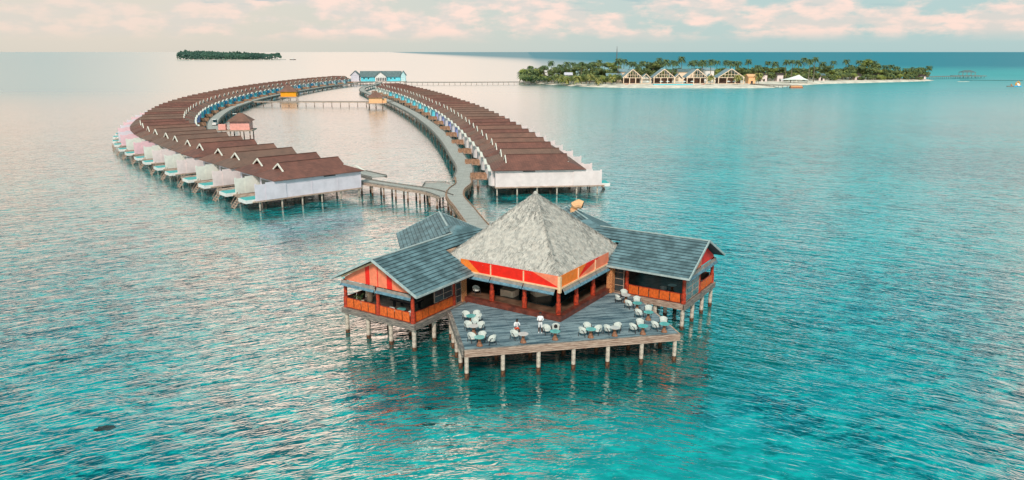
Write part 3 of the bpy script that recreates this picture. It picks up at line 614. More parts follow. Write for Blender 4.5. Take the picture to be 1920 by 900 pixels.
# glass screens with pale frames
def screen(a, b, z0, z1, glass, nh=3, nvv=1):
    A = Vector((*a, 0)); B = Vector((*b, 0)); u = (B - A).normalized()
    gl = MB().bar((*a, (z0 + z1) / 2), (*b, (z0 + z1) / 2), 0.03, z1 - z0).build('glass_screen', glass, rest)
    fr = MB()
    for i in range(nh + 1): z = z0 + (z1 - z0) * i / nh; fr.bar((*a, z), (*b, z), 0.07, 0.05)
    for i in range(nvv + 1):
        p = A.lerp(B, i / nvv); fr.bar((p.x, p.y, z0), (p.x, p.y, z1), 0.07, 0.07)
    fr.build('screen_frame', M_BEAM, gl)
screen((-4.2, 10.38), (-1.65, 10.38), 3.5, 5.1, M_GLASS, 3, 2); screen((10.38, -1.1), (10.38, -0.1), 2.55, 5.1, M_GLASS, 4, 1); screen((-1.1, 10.38), (-0.3, 10.38), 2.55, 5.1, M_GLASS, 4, 1)
screen((10.6, -7.2), (14.1, -7.2), 2.6, 5.1, M_TEALGLASS, 4, 2)
screen((10.0, 0.0), (10.0, 0.04), 2.9, 2.95, M_GLASS, 1, 1)
# inner walls
MB().box(3.3, 3.5, 13.5, 18.4, 2.5, 5.14).build('inner_wall', M_FLOOR, rest); MB().box(13.5, 18.4, 3.3, 3.5, 2.5, 5.14).build('inner_wall', M_FLOOR, rest)
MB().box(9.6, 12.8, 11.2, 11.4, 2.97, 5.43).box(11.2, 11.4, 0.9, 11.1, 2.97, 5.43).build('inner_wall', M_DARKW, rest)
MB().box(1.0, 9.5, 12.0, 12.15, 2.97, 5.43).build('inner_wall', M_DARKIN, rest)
# vent cowl behind the right wing
vx, vy = 20.5, 9.9
q = MB().tube([(vx, vy, 5.6), (vx, vy, 7.7), (vx - .1, vy - .15, 8.15), (vx + .1, vy - .55, 8.35), (vx + .25, vy - .95, 8.2)], [.42, .42, .5, .55, .5], 12, 0)
q.tube([(vx + .26, vy - .97, 8.19), (vx + .27, vy - .985, 8.185)], [.36, .36], 12, 1)
q.build('vent_cowl', [M_TAN, M_DARKIN], rest, smooth=False)

# ------------------------------------------------------------------ sun terrace
TP = [(-9.5, 3.2), (2.9, -9.5), (9.8, -2.8), (9.8, -0.02), (-0.02, -0.02), (-0.02, 9.8), (-2.8, 9.8)]
terr = thing('terrace', 'open weathered blue-grey plank terrace on white piles in front of the thatched restaurant', 'terrace', (C0.x, C0.y, 0), RZ)
MATS['weathered_deck'].node_tree.nodes['Mapping'].inputs['Rotation'].default_value = (0, 0, R(45.7))
MB().prism(TP, 2.4, 2.5).build('deck', M_TERR, terr)
def tbeam(a, b, m, nm='edge_beam'):
    mb = MB(); hh = 0.15
    for i in range(4): mb.bar((*a, 1.92 + hh * (i + .5)), (*b, 1.92 + hh * (i + .5)), 0.12 + .03 * (i % 2), hh - .03)
    mb.build(nm, m, terr)
tbeam((-9.55, 3.15), (2.95, -9.62), M_BEAM); tbeam((3.05, -9.5), (9.75, -2.95), M_BEAM); tbeam((-9.6, 3.3), (-3.0, 9.85), M_BEAMG)
MB().bar((-9.5, 3.24, 2.515), (2.86, -9.42, 2.515), 0.16, 0.03).bar((-9.42, 3.3, 2.515), (-2.85, 9.7, 2.515), 0.16, 0.03).build('edge_strip', M_BEAMG, terr)
ta, tb = Vector((-9.3, 3.15)), Vector((2.85, -9.25)); nn_ = Vector((.722, .69)).normalized()
for r_ in range(4):
    for i in range(7):
        p = ta.lerp(tb, i / 6) + nn_ * (r_ * 3.1) 
        if r_ and (p.x > 0 and p.y > 0): continue
        if r_ == 3 and i in (0, 6): continue
        link(PILE_A, 'pile', terr, (p.x, p.y, 0))
    a = ta + nn_ * r_ * 3.1 + nn_ * .1; b = tb + nn_ * r_ * 3.1 + nn_ * .1
    if r_ < 3: MB().bar((a.x, a.y, 2.2), (b.x, b.y, 2.2), 0.2, 0.34).build('under_beam', M_DARKW, terr)
link(PILE_A, 'pile', terr, (-6.3, 6.4, 0)); link(PILE_A, 'pile', terr, (-3.2, 9.4, 0)); link(PILE_A, 'pile', terr, (6.3, -5.9, 0)); link(PILE_A, 'pile', terr, (-7.9, 4.8, 0)); link(PILE_A, 'pile', terr, (-4.8, 7.9, 0))

# ------------------------------------------------------------------ terrace furniture
def ground(u, v, z):
    x = (u - 960) / FPX; y = -(v - 450) / FPX; d = Vector((x, math.cos(PITCH) + y * math.sin(PITCH), -math.sin(PITCH) + y * math.cos(PITCH)))
    t = (z - 25) / d.z; return d.x * t, d.y * t
def make_chair():
    r = thing('armchair', '', 'chair', (0, 0, -50)); r.scale = (.88, .88, .92)
    n = 12; mb = MB(); ring = []
    for k in range(n + 1):
        a = R(-115 + 230 * k / n); hgt = 0.80 - 0.28 * abs(a / R(115)) ** 1.6
        ring.append((a, hgt))
    o = len(mb.v)
    for a, hgt in ring:
        for rr, z in ((0.30, 0.40), (0.37, hgt), (0.41, hgt), (0.35, 0.36)): mb.v.append((-math.cos(a) * rr, math.sin(a) * rr, z))
    for k in range(n):
        for j in range(4):
            a = o + k * 4 + j; b = o + k * 4 + (j + 1) % 4; mb.f.append((a, b, b + 4, a + 4)); mb.mi.append(0)
    mb.f.append((o, o + 1, o + 2, o + 3)); mb.mi.append(0); e = o + n * 4; mb.f.append((e + 3, e + 2, e + 1, e)); mb.mi.append(0)
    mb.build('backrest', M_CHAIR, r)
    MB().tube([(0.02, 0, 0.34), (0.02, 0, 0.38), (0.02, 0, 0.45), (0.02, 0, 0.46)], [0.33, 0.35, 0.33, 0.25], 16).build('seat', M_CHAIR, r)
    for s in (-1, 1):
        MB().tube([(0.36, s * 0.30, 0), (0.33, s * 0.34, 0.35), (0.2, s * 0.37, 0.6), (0.02, s * .4, 0.68)], [.035] * 4, 6).build('leg', M_CHAIRL, r)
        MB().tube([(-0.34, s * 0.26, 0), (-0.31, s * 0.25, 0.36)], [.032] * 2, 6).build('leg', M_CHAIRL, r)
    return reg(r)
def make_table(nm, top):
    r = thing('cafe_table', '', 'table', (0, 0, -50))
    MB().tube([(0, 0, .70), (0, 0, .735)], [.42, .42], 24).build('tabletop', top, r)
    MB().tube([(0, 0, 0.0), (0, 0, .03), (0, 0, .35), (0, 0, .69)], [.27, .26, .10, .17], 12).build('base', M_TBASE, r)
    return reg(r)
CH = make_chair(); TT = make_table('t', M_TTEAL); TPL = make_table('t', M_TPALE)
used = set()
def place(proto, loc, rz, label, group):
    if proto.name not in used:
        used.add(proto.name); proto.location = loc; proto.rotation_euler = (0, 0, rz); tag(proto, label, None, group); return proto
    return dup(proto, loc, rz, label, group)
# (name of the set, table px, top, chairs px)
SETS = [
 ('in the back left corner of the terrace', (883, 591), 'T', [(874, 589, 'white left armchair'), (893, 588, 'white right armchair'), (896, 594, 'white front armchair')]),
 ('second along the left terrace edge', (888, 610), 'P', [(878, 608, 'white left armchair'), (901, 609, 'white right armchair'), (891, 601, 'white rear armchair')]),
 ('in the front left corner of the terrace', (899, 631), 'T', [(885, 630, 'white left armchair'), (904, 628, 'white middle armchair'), (922, 634, 'white right armchair')]),
 ('where the person in red and white sits', (981, 625), 'P', [(965, 625, 'white empty armchair')]),
 ('right of the standing person in white', (1041, 620), 'T', [(1025, 615, 'white left armchair'), (1042, 613, 'armchair holding a black bag')]),
 ('fourth from the right along terrace front', (1108, 616), 'T', [(1093, 619, 'white left armchair'), (1101, 611, 'white rear armchair'), (1121, 616, 'white right armchair')]),
 ('third from the right along terrace front', (1153, 613), 'P', [(1140, 615, 'white left armchair'), (1158, 611, 'white right armchair')]),
 ('second from the right along terrace front', (1206, 610), 'T', [(1188, 612, 'white left armchair'), (1200, 604, 'white rear armchair')]),
 ('in the front right corner of the terrace', (1246, 606), 'T', [(1229, 608, 'white left armchair'), (1244, 600, 'white rear armchair')]),
 ('third down the row below the right wing', (1216, 584), 'T', [(1198, 585, 'white left armchair'), (1216, 578, 'white rear armchair')]),
 ('second down the row below the right wing', (1195, 567), 'T', [(1179, 568, 'white left armchair'), (1194, 561, 'white rear armchair')]),
 ('topmost below the right wing', (1174, 552), 'P', [(1160, 557, 'white left armchair'), (1170, 548, 'white rear armchair')]),
]
zc = 2.502; chair_pos = {}
for where, tp, kind, chs in SETS:
    tx, ty = ground(tp[0], tp[1] + 1, zc + .72); top = {'T': 'aqua', 'P': 'pale'}[kind]
    place(TT if kind == 'T' else TPL, (tx, ty, zc), 0, 'round %s-topped cafe table %s' % (top, where), 'cafe tables on the terrace')
    for cu, cvv, nm in chs:
        x, y = ground(cu, cvv, zc + .5); d = Vector((x - tx, y - ty)); mn = 0.66
        if d.length < mn: d = d.normalized() * mn; x, y = tx + d.x, ty + d.y
        rz = math.atan2(ty - y, tx - x); chair_pos[(where, nm)] = (x, y, rz)
        place(CH, (x, y, zc), rz, '%s at the cafe table %s' % (nm, where), 'white armchairs on the terrace')
x, y = ground(893, 541, 3.45); place(CH, (x, y, 2.962), R(-60), 'lone white armchair inside the pavilion beside the carved left column', 'white armchair inside')
x, y, rz = chair_pos[('right of the standing person in white', 'armchair holding a black bag')]
bag = MB().tube([(0, 0, 0), (0, 0, .05), (0, 0, .2), (0, 0, .26)], [.13, .16, .13, .05], 10).build('bag', M_HAIR, None, (x, y, zc + .462)); tag(bag, 'small black bag lying on a white chair right of the standing person', 'bag')

# ------------------------------------------------------------------ people
def skin_fig(name, joints, edges, mats_fn, parent, mats):
    me = bpy.data.meshes.new(name); me.from_pydata([j[:3] for j in joints], edges, []); o = bpy.data.objects.new(name, me); COL.objects.link(o)
    sm = o.modifiers.new('s', 'SKIN'); sv = me.skin_vertices[0].data
    for i, j in enumerate(joints): r = j[3]; sv[i].radius = (r, j[4] if len(j) > 4 else r)
    sv[0].use_root = True
    ss = o.modifiers.new('ss', 'SUBSURF'); ss.levels = 2; ss.render_levels = 2
    bpy.context.view_layer.update(); dg = bpy.context.evaluated_depsgraph_get()
    m2 = bpy.data.meshes.new_from_object(o.evaluated_get(dg)); bpy.data.objects.remove(o); m2.materials.clear()
    for m in mats: m2.materials.append(m)
    for p in m2.polygons: p.material_index = mats_fn(p.center); p.use_smooth = True
    r = link(m2, name, parent); return r
def head_bits(parent, c, hat=False, yaw=0):
    c = Vector(c); mb = MB()
    for i in range(7):
        pass
    bm = bmesh.new(); bmesh.ops.create_uvsphere(bm, u_segments=14, v_segments=10, radius=0.108)
    for v in bm.verts: v.co.x *= 0.9; v.co.y *= 1.0; v.co.z *= 1.05
    for v in [v for v in bm.verts if v.co.z < -0.02 and v.co.x > 0.0]: v.co.x *= 0.2
    me = bpy.data.meshes.new('hair'); bm.to_mesh(me); bm.free(); me.materials.append(M_HAIR); h = link(me, 'hair', parent, c + Vector((-0.022, 0, 0.03)), 0, True)
# standing person (local: faces +x)
x, y = ground(1013, 624, 2.5)
p1 = thing('person', 'person standing on the terrace in white shirt and shorts, hands in front', 'person', (x, y, 2.502), R(-100))
J = [(0, 0, .93, .15, .12), (0, 0, 1.12, .145, .11), (0, 0, 1.34, .17, .12), (0, 0, 1.47, .09, .08), (0, 0, 1.53, .055), (0.01, 0, 1.63, .095, .10), (0.01, 0, 1.71, .07),
     (0, .19, 1.40, .065), (.02, .25, 1.15, .05), (.20, .10, 1.10, .04), (.24, .0, 1.12, .035),
     (0, -.19, 1.40, .065), (.02, -.25, 1.15, .05), (.20, -.10, 1.08, .04), (.25, .02, 1.08, .035),
     (0, .10, .80, .10), (.01, .11, .48, .065), (-.01, .12, .12, .045), (0, .12, .04, .05), (.14, .13, .03, .04),
     (0, -.10, .80, .10), (.01, -.11, .48, .065), (-.01, -.12, .12, .045), (0, -.12, .04, .05), (.14, -.13, .03, .04)]
Eg = [(0, 1), (1, 2), (2, 3), (3, 4), (4, 5), (5, 6), (2, 7), (7, 8), (8, 9), (9, 10), (2, 11), (11, 12), (12, 13), (13, 14), (0, 15), (15, 16), (16, 17), (17, 18), (18, 19), (0, 20), (20, 21), (21, 22), (22, 23), (23, 24)]
def mf(c):
    if c.z > 1.49: return 0
    if c.z < .09: return 1
    if c.z < .50: return 0
    if c.x > .15 : return 0
    return 1
skin_fig('body', J, Eg, mf, p1, [M_SKIN, M_CLOTH]); head_bits(p1, (0.01, 0, 1.68))
# seated person leaning over the table
xs, ys = ground(968, 614, 3.05); tx, ty = ground(981, 626, 3.22)
p2 = thing('person', 'seated dark-haired person in white top and red shorts leaning over the pale table', 'person', (xs, ys, 2.502), math.atan2(ty - ys, tx - xs))
J = [(0, 0, .56, .15, .13), (.03, 0, .75, .14, .11), (.10, 0, .96, .165, .115), (.15, 0, 1.07, .08), (.18, 0, 1.12, .055), (.24, 0, 1.20, .09), (.27, 0, 1.27, .065),
     (.12, .18, 1.0, .06), (.22, .24, .82, .045), (.42, .14, .80, .038), (.48, .10, .80, .03),
     (.12, -.18, 1.0, .06), (.22, -.24, .82, .045), (.42, -.14, .80, .038), (.48, -.10, .80, .03),
     (.08, .10, .52, .10), (.44, .14, .50, .07), (.42, .14, .12, .045), (.43, .14, .04, .05), (.55, .15, .03, .04),
     (.08, -.10, .52, .10), (.44, -.14, .50, .07), (.42, -.14, .12, .045), (.43, -.14, .04, .05), (.55, -.15, .03, .04)]
def mf2(c):
    if c.z > 1.09: return 0
    if c.z < .46 or c.x > .36: return 0
    if c.z < .62: return 2
    return 1
skin_fig('body', J, Eg, mf2, p2, [M_SKIN, M_CLOTH, M_REDCL]); head_bits(p2, (.25, 0, 1.24))
st = MB().box(-.22, .22, -.22, .22, .38, .43)
for a in (-.18, .18):
    for b in (-.18, .18): st.box(a - .02, a + .02, b - .02, b + .02, 0, .38)
tag(st.build('stool', M_CHAIR, None, (xs, ys, 2.502), p2.rotation_euler.z), 'low white stool under the seated person on the terrace', 'stool')

# ------------------------------------------------------------------ furniture in the wings and the pavilion
def rl(x, y, z): return (*RW2(x, y), z)
pt = thing('pool_table', 'dark teal-topped pool table under the roof of the left wing', 'pool table', rl(-4.2, 13.6, 2.502), RZ + R(90))
MB().box(-1.35, 1.35, -.75, .75, .62, .80).build('cabinet', M_DARKIN, pt); MB().box(-1.2, 1.2, -.6, .6, .803, .82).build('cloth', mat('pool_cloth', (0.04, 0.16, 0.18), .8), pt)
for a in (-1.05, 1.05):
    for b in (-.5, .5): MB().box(a - .09, a + .09, b - .09, b + .09, 0, .62).build('leg', M_DARKIN, pt)
mb = MB().box(-1.38, 1.38, -.78, -.66, .80, .86).box(-1.38, 1.38, .66, .78, .80, .86).box(-1.38, -1.26, -.655, .655, .80, .86).box(1.26, 1.38, -.655, .655, .80, .86); mb.build('cushion_rail', M_BEAMG, pt)
def plant(px, py, h, label, big=1.0):
    t_ = thing('potted_plant', label, 'potted plant', rl(px, py, 2.502), RZ)
    MB().tube([(0, 0, 0), (0, 0, .1), (0, 0, h * .8), (0, 0, h)], [.22 * big, .27 * big, .36 * big, .34 * big], 14).build('pot', M_CREAMW, t_)
    mb = MB()
    for i in range(26):
        a = random.random() * 6.28; l = random.uniform(.35, .7) * big; c, s_ = math.cos(a), math.sin(a); w_ = .05
        pts = [(0, 0, h), (c * l * .5, s_ * l * .5, h + l * .8), (c * l, s_ * l, h + l * random.uniform(.3, .9))]
        for k in range(2):
            p, q_ = Vector(pts[k]), Vector(pts[k + 1]); n = Vector((-s_, c, 0)) * w_
            mb.add([p - n, p + n, q_ + n * (.8 - k * .6), q_ - n * (.8 - k * .6)], [(0, 1, 2, 3)])
    mb.build('leaves', M_LEAF, t_)
plant(-6.2, 17.4, .5, 'wide low potted plant at the outer corner of the left wing'); plant(-4.9, 17.5, 1.15, 'tall cream potted plant behind the railing of the left wing')
plant(15.9, -6.0, .75, 'large round pot with dry plant behind the railing of the right wing', 1.4)
plant(-5.9, 11.0, .3, 'small spiky potted plant beside the front corner column of the left wing', .7)
for (a, b, lab, tpe) in ((-6.4, 12.3, 'round aqua-topped table behind the front railing of the left wing', 'T'), (13.0, -5.0, 'pale round table inside the right wing', 'P')):
    place(TT if tpe == 'T' else TPL, rl(a, b, 2.502), 0, lab, 'cafe tables inside the wings')
for (a, b, r_, lab) in ((-6.35, 11.3, 170, 'white armchair behind the front railing of the left wing, by the corner column'), (-6.3, 13.3, -40, 'white armchair left of the aqua table inside the left wing'), (12.6, -4.3, 10, 'white armchair beside the pale table inside the right wing')):
    place(CH, rl(a, b, 2.502), RZ + R(r_), lab, 'white armchairs inside the wings')
sofa = MB()
def blob(mb, cx, cy, rx, ry, z0, z1, seed, n=22):
    rnd = random.Random(seed); ph = rnd.random() * 6; pts = [(cx + rx * (1 + .22 * math.sin(3 * a + ph)) * math.cos(a), cy + ry * (1 + .2 * math.sin(2 * a + ph)) * math.sin(a)) for a in [2 * math.pi * k / n for k in range(n)]]
    mb.prism(pts, z0, z1)
mb = MB(); blob(mb, 2.7, 6.9, .85, 0.95, 2.99, 3.6, 3); tag(mb.build('lounge_island', M_CREAMW, None, (C0.x, C0.y, 0), RZ), 'wavy cream lounge island on the dark floor, left half', 'lounge seat')
mb = MB(); blob(mb, 4.5, 4.7, 0.95, 0.9, 2.99, 3.6, 5); tag(mb.build('lounge_island', M_CREAMW, None, (C0.x, C0.y, 0), RZ), 'wavy cream lounge island on the dark floor, right of the dark pillar', 'lounge seat')
mb = MB().tube([(3.5, 5.75, 2.99), (3.5, 5.75, 5.42)], [.34, .34], 14); mb.build('dark_pillar', M_GLASS, rest)
bar_ = thing('bar_counter', 'long dark bar counter at the back of the right wing', 'bar', rl(15.5, 0.5, 2.502), RZ)
MB().box(-2, 2, -.35, .35, 0, 1.05).build('counter', M_DARKW, bar_); MB().box(-2.1, 2.1, -.42, .42, 1.053, 1.1).build('counter_top', M_TEALGLASS, bar_)

# ------------------------------------------------------------------ overwater villas
VC = {}
def vparts(side):
    """meshes of one villa. local x points out to sea, side=-1: privacy wall on -y"""
    if side in VC: return VC[side]
    d = {}; s = side
    # roof: long gable with a little gablet over a hip at each end
    mb = MB(); yw = 4.15; ez, rz, gz = 4.72, 7.0, 5.95; yg = yw * (rz - gz) / (rz - ez)
    x0, x1 = -0.1, 11.1; h0, h1 = 0.35, 10.65; e0, e1 = -2.9, 13.9
    for q in (-1, 1):
        poly = [(e0, q * yw, ez), (e1, q * yw, ez), (h1, q * yg, gz), (x1, q * yg, gz - .02), (x1, 0, rz), (x0, 0, rz), (x0, q * yg, gz - .02), (h0, q * yg, gz)]
        if q > 0: poly = poly[::-1]
        v = [Vector(p) for p in poly]; n = Vector((0, q * (rz - ez), yw)).normalized()
        mb.slab(v, n, 0.10)
    for (ee, hh, q) in ((e0, h0, -1), (e1, h1, 1)):
        v = [Vector((ee, -yw, ez)), Vector((ee, yw, ez)), Vector((hh, yg, gz)), Vector((hh, -yg, gz))]; n = Vector((q * (gz - ez), 0, abs(hh - ee))).normalized()
        mb.slab(v, n, 0.08)
        mb.add([(hh, -yg, gz), (hh, yg, gz), (hh, 0, rz - .03)], [(0, 1, 2)])
    d['roof'] = mb.mesh('roof', M_SHINGLE)
    d['ridge'] = MB().bar((x0, 0, rz + .03), (x1, 0, rz + .03), .20, .10).mesh('ridge_cap', M_RIDGE)
    for key, xx in (('trim0', x0 + .07), ('trim1', x1 - .07), ('trim0o', x0 - .11), ('trim1o', x1 + .11)):
        d[key] = MB().bar((xx, -yg - .05, gz - .27), (xx, .04, rz - .18), .18, .24).bar((xx, yg + .05, gz - .27), (xx, -.04, rz - .18), .18, .24).mesh('gable_trim', M_TRIM)
    mb = MB().box(-2.3, 13.0, -3.6, 3.6, 1.72, 4.74)
    for xx in (-2.32, 2.1, 7.0, 11.6):
        for q in (-1, 1): mb.box(xx, xx + .1, *sorted((q * 3.604, q * 3.66)), 1.75, 4.72)
    d['wall'] = mb.mesh('wall', M_PINKW)
    d['floor'] = MB().box(-2.4, 17.4, -3.7, 3.7, 1.50, 1.715).mesh('floor_deck', M_BEAM)
    d['window'] = MB().box(2.6, 4.8, *sorted((s * 3.605, s * 3.635)), 4.36, 4.52).mesh('window', M_DARKIN)
    d['window2'] = MB().box(13.004, 13.04, -2.8, 2.8, 1.9, 4.1).mesh('sliding_window', M_GLASS)
    d['fence'] = MB().box(13.05, 16.9, *sorted((s * 3.5, s * 3.6)), 1.72, 4.35).box(16.6, 16.92, *sorted((s * 3.42, s * 3.49)), 1.72, 4.5).mesh('privacy_wall', M_PINKW)
    d['upper'] = MB().box(11.7, 15.2, *sorted((s * 3.66, s * 3.74)), 1.74, 4.6).mesh('privacy_wall', M_PINKW)
    # plunge pool
    d['basin'] = MB().box(14.6, 18.5, *sorted((s * 3.38, s * 0.3)), 1.45, 2.0).mesh('pool_basin', M_WHITE)
    d['pool'] = MB().box(14.7, 18.4, *sorted((s * 3.28, s * 0.4)), 2.002, 2.03).mesh('pool_water', M_POOL)
    # stairs into the water
    mb = MB(); ya, yb = s * -1.3, s * -2.4
    for yy in (ya, yb): mb.bar((17.4, yy, 1.6), (19.0, yy, -.4), .09, .2); mb.bar((17.4, yy, 2.5), (18.8, yy, .6), .06, .06); mb.bar((17.45, yy, 1.6), (17.45, yy, 2.5), .06, .06); mb.bar((18.6, yy, 0), (18.6, yy, .85), .06, .06)
    for k in range(6): f_ = (k + .5) / 6; mb.box(17.3 + 1.6 * f_, 17.6 + 1.6 * f_, *sorted((ya, yb)), 1.62 - 2.0 * f_, 1.67 - 2.0 * f_)
    d['stairs'] = mb.mesh('stairs', M_BEAM)
    # entrance: rounded bathroom drum and a white slanting porch cap
    mb = MB(); n = 10; pts = []
    for k in range(n + 1): a = math.pi / 2 + math.pi * k / n; pts.append((-2.35 + 1.0 * math.cos(a), s * 1.2 + 1.35 * math.sin(a)))
    if s: mb.prism(pts, 1.72, 4.5)
    d['drum'] = mb.mesh('bathroom_drum', M_CYAN)
    d['annex'] = MB().box(-3.1, -2.34, *sorted((s * -0.4, s * -2.9)), 1.72, 4.1).mesh('entrance_wall', M_PALEBLUE)
    d['door'] = MB().box(-3.13, -3.104, *sorted((s * -1.0, s * -1.9)), 1.75, 3.7).mesh('door', M_DARKIN)
    d['cap'] = MB().bar((-3.3, s * 3.2, 4.55), (-3.3, s * 0.2, 5.15), .5, .10).bar((-3.3, s * -0.1, 5.0), (-3.3, s * -3.2, 4.45), .4, .10).mesh('porch_cap', M_TRIM)
    VC[side] = d; return d
MV = {}
def mvar(me, m):
    k = (me.name, m.name)
    if k not in MV: c = me.copy(); c.materials.clear(); c.materials.append(m); MV[k] = c
    return MV[k]
def villa(x, y, rz, side, label, group, wall, drum, annex, fence, far):
    d = vparts(side); o = thing('overwater_villa', label, 'villa', (x, y, 0), rz, group)
    link(mvar(d['roof'], random.choice((M_SHINGLE, M_SHINGLE2, M_SHINGLE3))), 'roof', o); link(d['ridge'], 'ridge_cap', o); link(d['trim0' if (side > 0 and not far) else 'trim0o'], 'gable_trim', o); link(d['trim1o' if (side > 0 and not far) else 'trim1'], 'gable_trim', o)
    link(mvar(d['wall'], wall), 'wall', o); link(d['floor'], 'floor_deck', o)
    link(d['window'], 'window', o); link(d['window2'], 'sliding_window', o)
    link(mvar(d['fence'], fence), 'privacy_wall', o); link(mvar(d['upper'], fence), 'privacy_wall', o)
    b = link(d['basin'], 'pool_basin', o); link(d['pool'], 'pool_water', b); link(d['stairs'], 'stairs', o)
    link(mvar(d['drum'], drum), 'bathroom_drum', o); e = link(mvar(d['annex'], annex), 'entrance_wall', o); link(d['door'], 'door', e); link(d['cap'], 'porch_cap', o)
    for px in (-2.0, 1.6, 5.2, 8.8, 12.4, 16.2):
        for q in (-3.3, 3.3): link(PILE_C, 'post', o, (px, q, -.225))
    return o
def row(knots, count, outward, side, first_off=0.0):
    path = catmull([Vector(k) for k in knots], 1.0); L = arclen(path); out = []
    avg = (L[-1] - first_off) / (count - 1); s = first_off
    for i in range(count):
        p, d = at(path, L, s); nrm = Vector((d.y, -d.x)) * outward
        out.append((p, nrm)); s += avg * (1.10 if i % 2 else 0.90)
    return out
RK = [(-1.05, 134.5), (-4.0, 159.7), (-8.3, 187), (-12.7, 213.4), (-17.9, 240.3), (-23.6, 267.4), (-30.3, 293.6), (-37.2, 321), (-45.1, 349.7), (-53.1, 376.5), (-61.7, 402.2), (-71.8, 432.8), (-77, 446)]
rr = row(RK, 36, 1, -1)
CN = {M_CYAN: 'cyan', M_PALEBLUE: 'pale blue', M_LILAC: 'lilac', M_PINKW: 'pinkish white', M_LILACW: 'lilac white', M_MINT: 'pale mint', M_AZURE: 'azure', M_PINK: 'pink', M_PALEPINK: 'pale pink', M_WHITE: 'white'}
for i, (p, nrm) in enumerate(rr):
    if i < 9: dm, am = M_PINKW, M_PALEPINK
    elif i < 16: dm, am = (M_LILACW, M_LILAC)[i % 2], M_LILACW
    elif i < 31: dm, am = (M_CYAN if i % 2 == 0 else M_PALEBLUE), M_PALEBLUE
    else: dm, am = M_MINT, M_MINT
    fm = (M_PINKW, M_PALEPINK)[i % 2]
    lab = '%s villa from the near end of right row, %s entrance' % (ordn(i, 'nearest').capitalize(), CN[dm])
    villa(p.x, p.y, math.atan2(nrm.y, nrm.x), -1, lab, 'overwater villas in the straight right-hand row', M_PINKW if i < 16 else (M_PALEBLUE if i < 31 else M_MINT), dm, am, fm, i > 12)
LK = [(-30.8, 131.6), (-42.5, 144.8), (-54.8, 158.9), (-70.4, 179), (-82.3, 195), (-92.5, 212.5), (-100.5, 231), (-106, 246), (-114.3, 271.7), (-121.2, 298.5), (-126.7, 325), (-130.8, 352), (-134.6, 382), (-136.9, 410), (-138.2, 439), (-138.4, 470), (-137.6, 498), (-135.8, 527), (-132.6, 554), (-127, 585)]
lr = row(LK, 54, -1, 1)
for i, (p, nrm) in enumerate(lr):
    if i < 18: dm, am = M_LILAC, M_LILACW
    elif i < 38: dm, am = (M_AZURE if i % 2 else M_CYAN), (M_PALEBLUE, M_AZURE)[i % 2 == 0 and 1 or 0] if False else M_PALEBLUE
    elif i < 46: dm, am = (M_AZURE if i % 3 == 0 else M_PALEBLUE), M_LILACW
    else: dm, am = M_PALEBLUE, M_LILACW
    if i == 0: fm = M_LILACW
    elif i < 11: fm = (M_PALEPINK if i % 2 == 0 else M_MINT)
    else: fm = (M_PINK if i % 2 == 0 else M_LILACW)
    if 8 <= i < 12 and i % 2 == 0: fm = M_PINK
    if i < 12: lab = '%s villa from the near end of curved left row, %s privacy wall' % (ordn(i, 'nearest').capitalize(), CN[fm])
    else: lab = '%s villa from the near end of curved left row, %s entrance' % (ordn(i).capitalize(), CN[dm])
    villa(p.x, p.y, math.atan2(nrm.y, nrm.x), 1, lab, 'overwater villas in the curved left-hand row', M_LILACW, dm, am, fm, i > 11)

# ------------------------------------------------------------------ boardwalks
RWK = [(-9.2, 136), (-9.6, 150), (-12.0, 165.9), (-16.6, 194.3), (-22.3, 224.2), (-28.6, 252.3), (-36.6, 285), (-44.6, 314), (-54.2, 347), (-63.5, 377), (-73, 404), (-82.5, 434), (-91, 462), (-97, 500), (-99, 560), (-103, 597)]
boardwalk('boardwalk', 'grey plank boardwalk running along the entrance side of the right-hand villa row', 'boardwalk', RWK, 3.4, post_step=10.2, fascia=M_BEAMG)
LWK = [(-25, 139), (-34, 149), (-48.5, 164), (-64, 184), (-75.5, 199.5), (-85, 216), (-93.2, 234), (-100.2, 252.5), (-105.8, 270), (-112.6, 295), (-118.2, 320), (-122.3, 346), (-125.4, 370), (-127.6, 397), (-128.3, 425), (-127.6, 458), (-127.0, 488), (-126, 515), (-122.8, 548), (-116.4, 580), (-107, 597)]
boardwalk('boardwalk', 'curving grey boardwalk along the inner side of the left villa row', 'boardwalk', LWK, 3.4, post_step=10.4, fascia=M_BEAMG)
boardwalk('boardwalk', 'boardwalk bridge joining the near end of the left villa row to the junction', 'boardwalk', [(-27.6, 134.6), (-22.66, 130.6), (-17.4, 126.8), (-13.5, 123.6), (-10.6, 119)], 2.6, z=2.3, post_step=2.9, two=True, fascia=M_BEAM)
boardwalk('boardwalk', 'boardwalk from the junction down to the back of the thatched restaurant', 'boardwalk', [(-9.2, 138), (-8.6, 131), (-9.4, 125.5), (-9.2, 119), (-7.2, 110), (-4.8, 99.1), (-1.5, 86)], 2.9, z=2.304, post_step=3.5, fascia=M_SCREEN, rail='brown')
boardwalk('footbridge', 'thin straight footbridge on dark posts crossing the lagoon between the huts', 'footbridge', [(-124, 359), (-100, 358), (-67, 357)], 2.0, z=2.2, post_step=4.1, two=False, fascia=M_BEAM)
boardwalk('jetty', 'long thin jetty leading from the far blue building to the palm island', 'jetty', [(-84, 592), (-60, 590), (-20, 592), (14, 598)], 2.2, z=2.2, post_step=4.2, two=False, fascia=M_BEAMG)
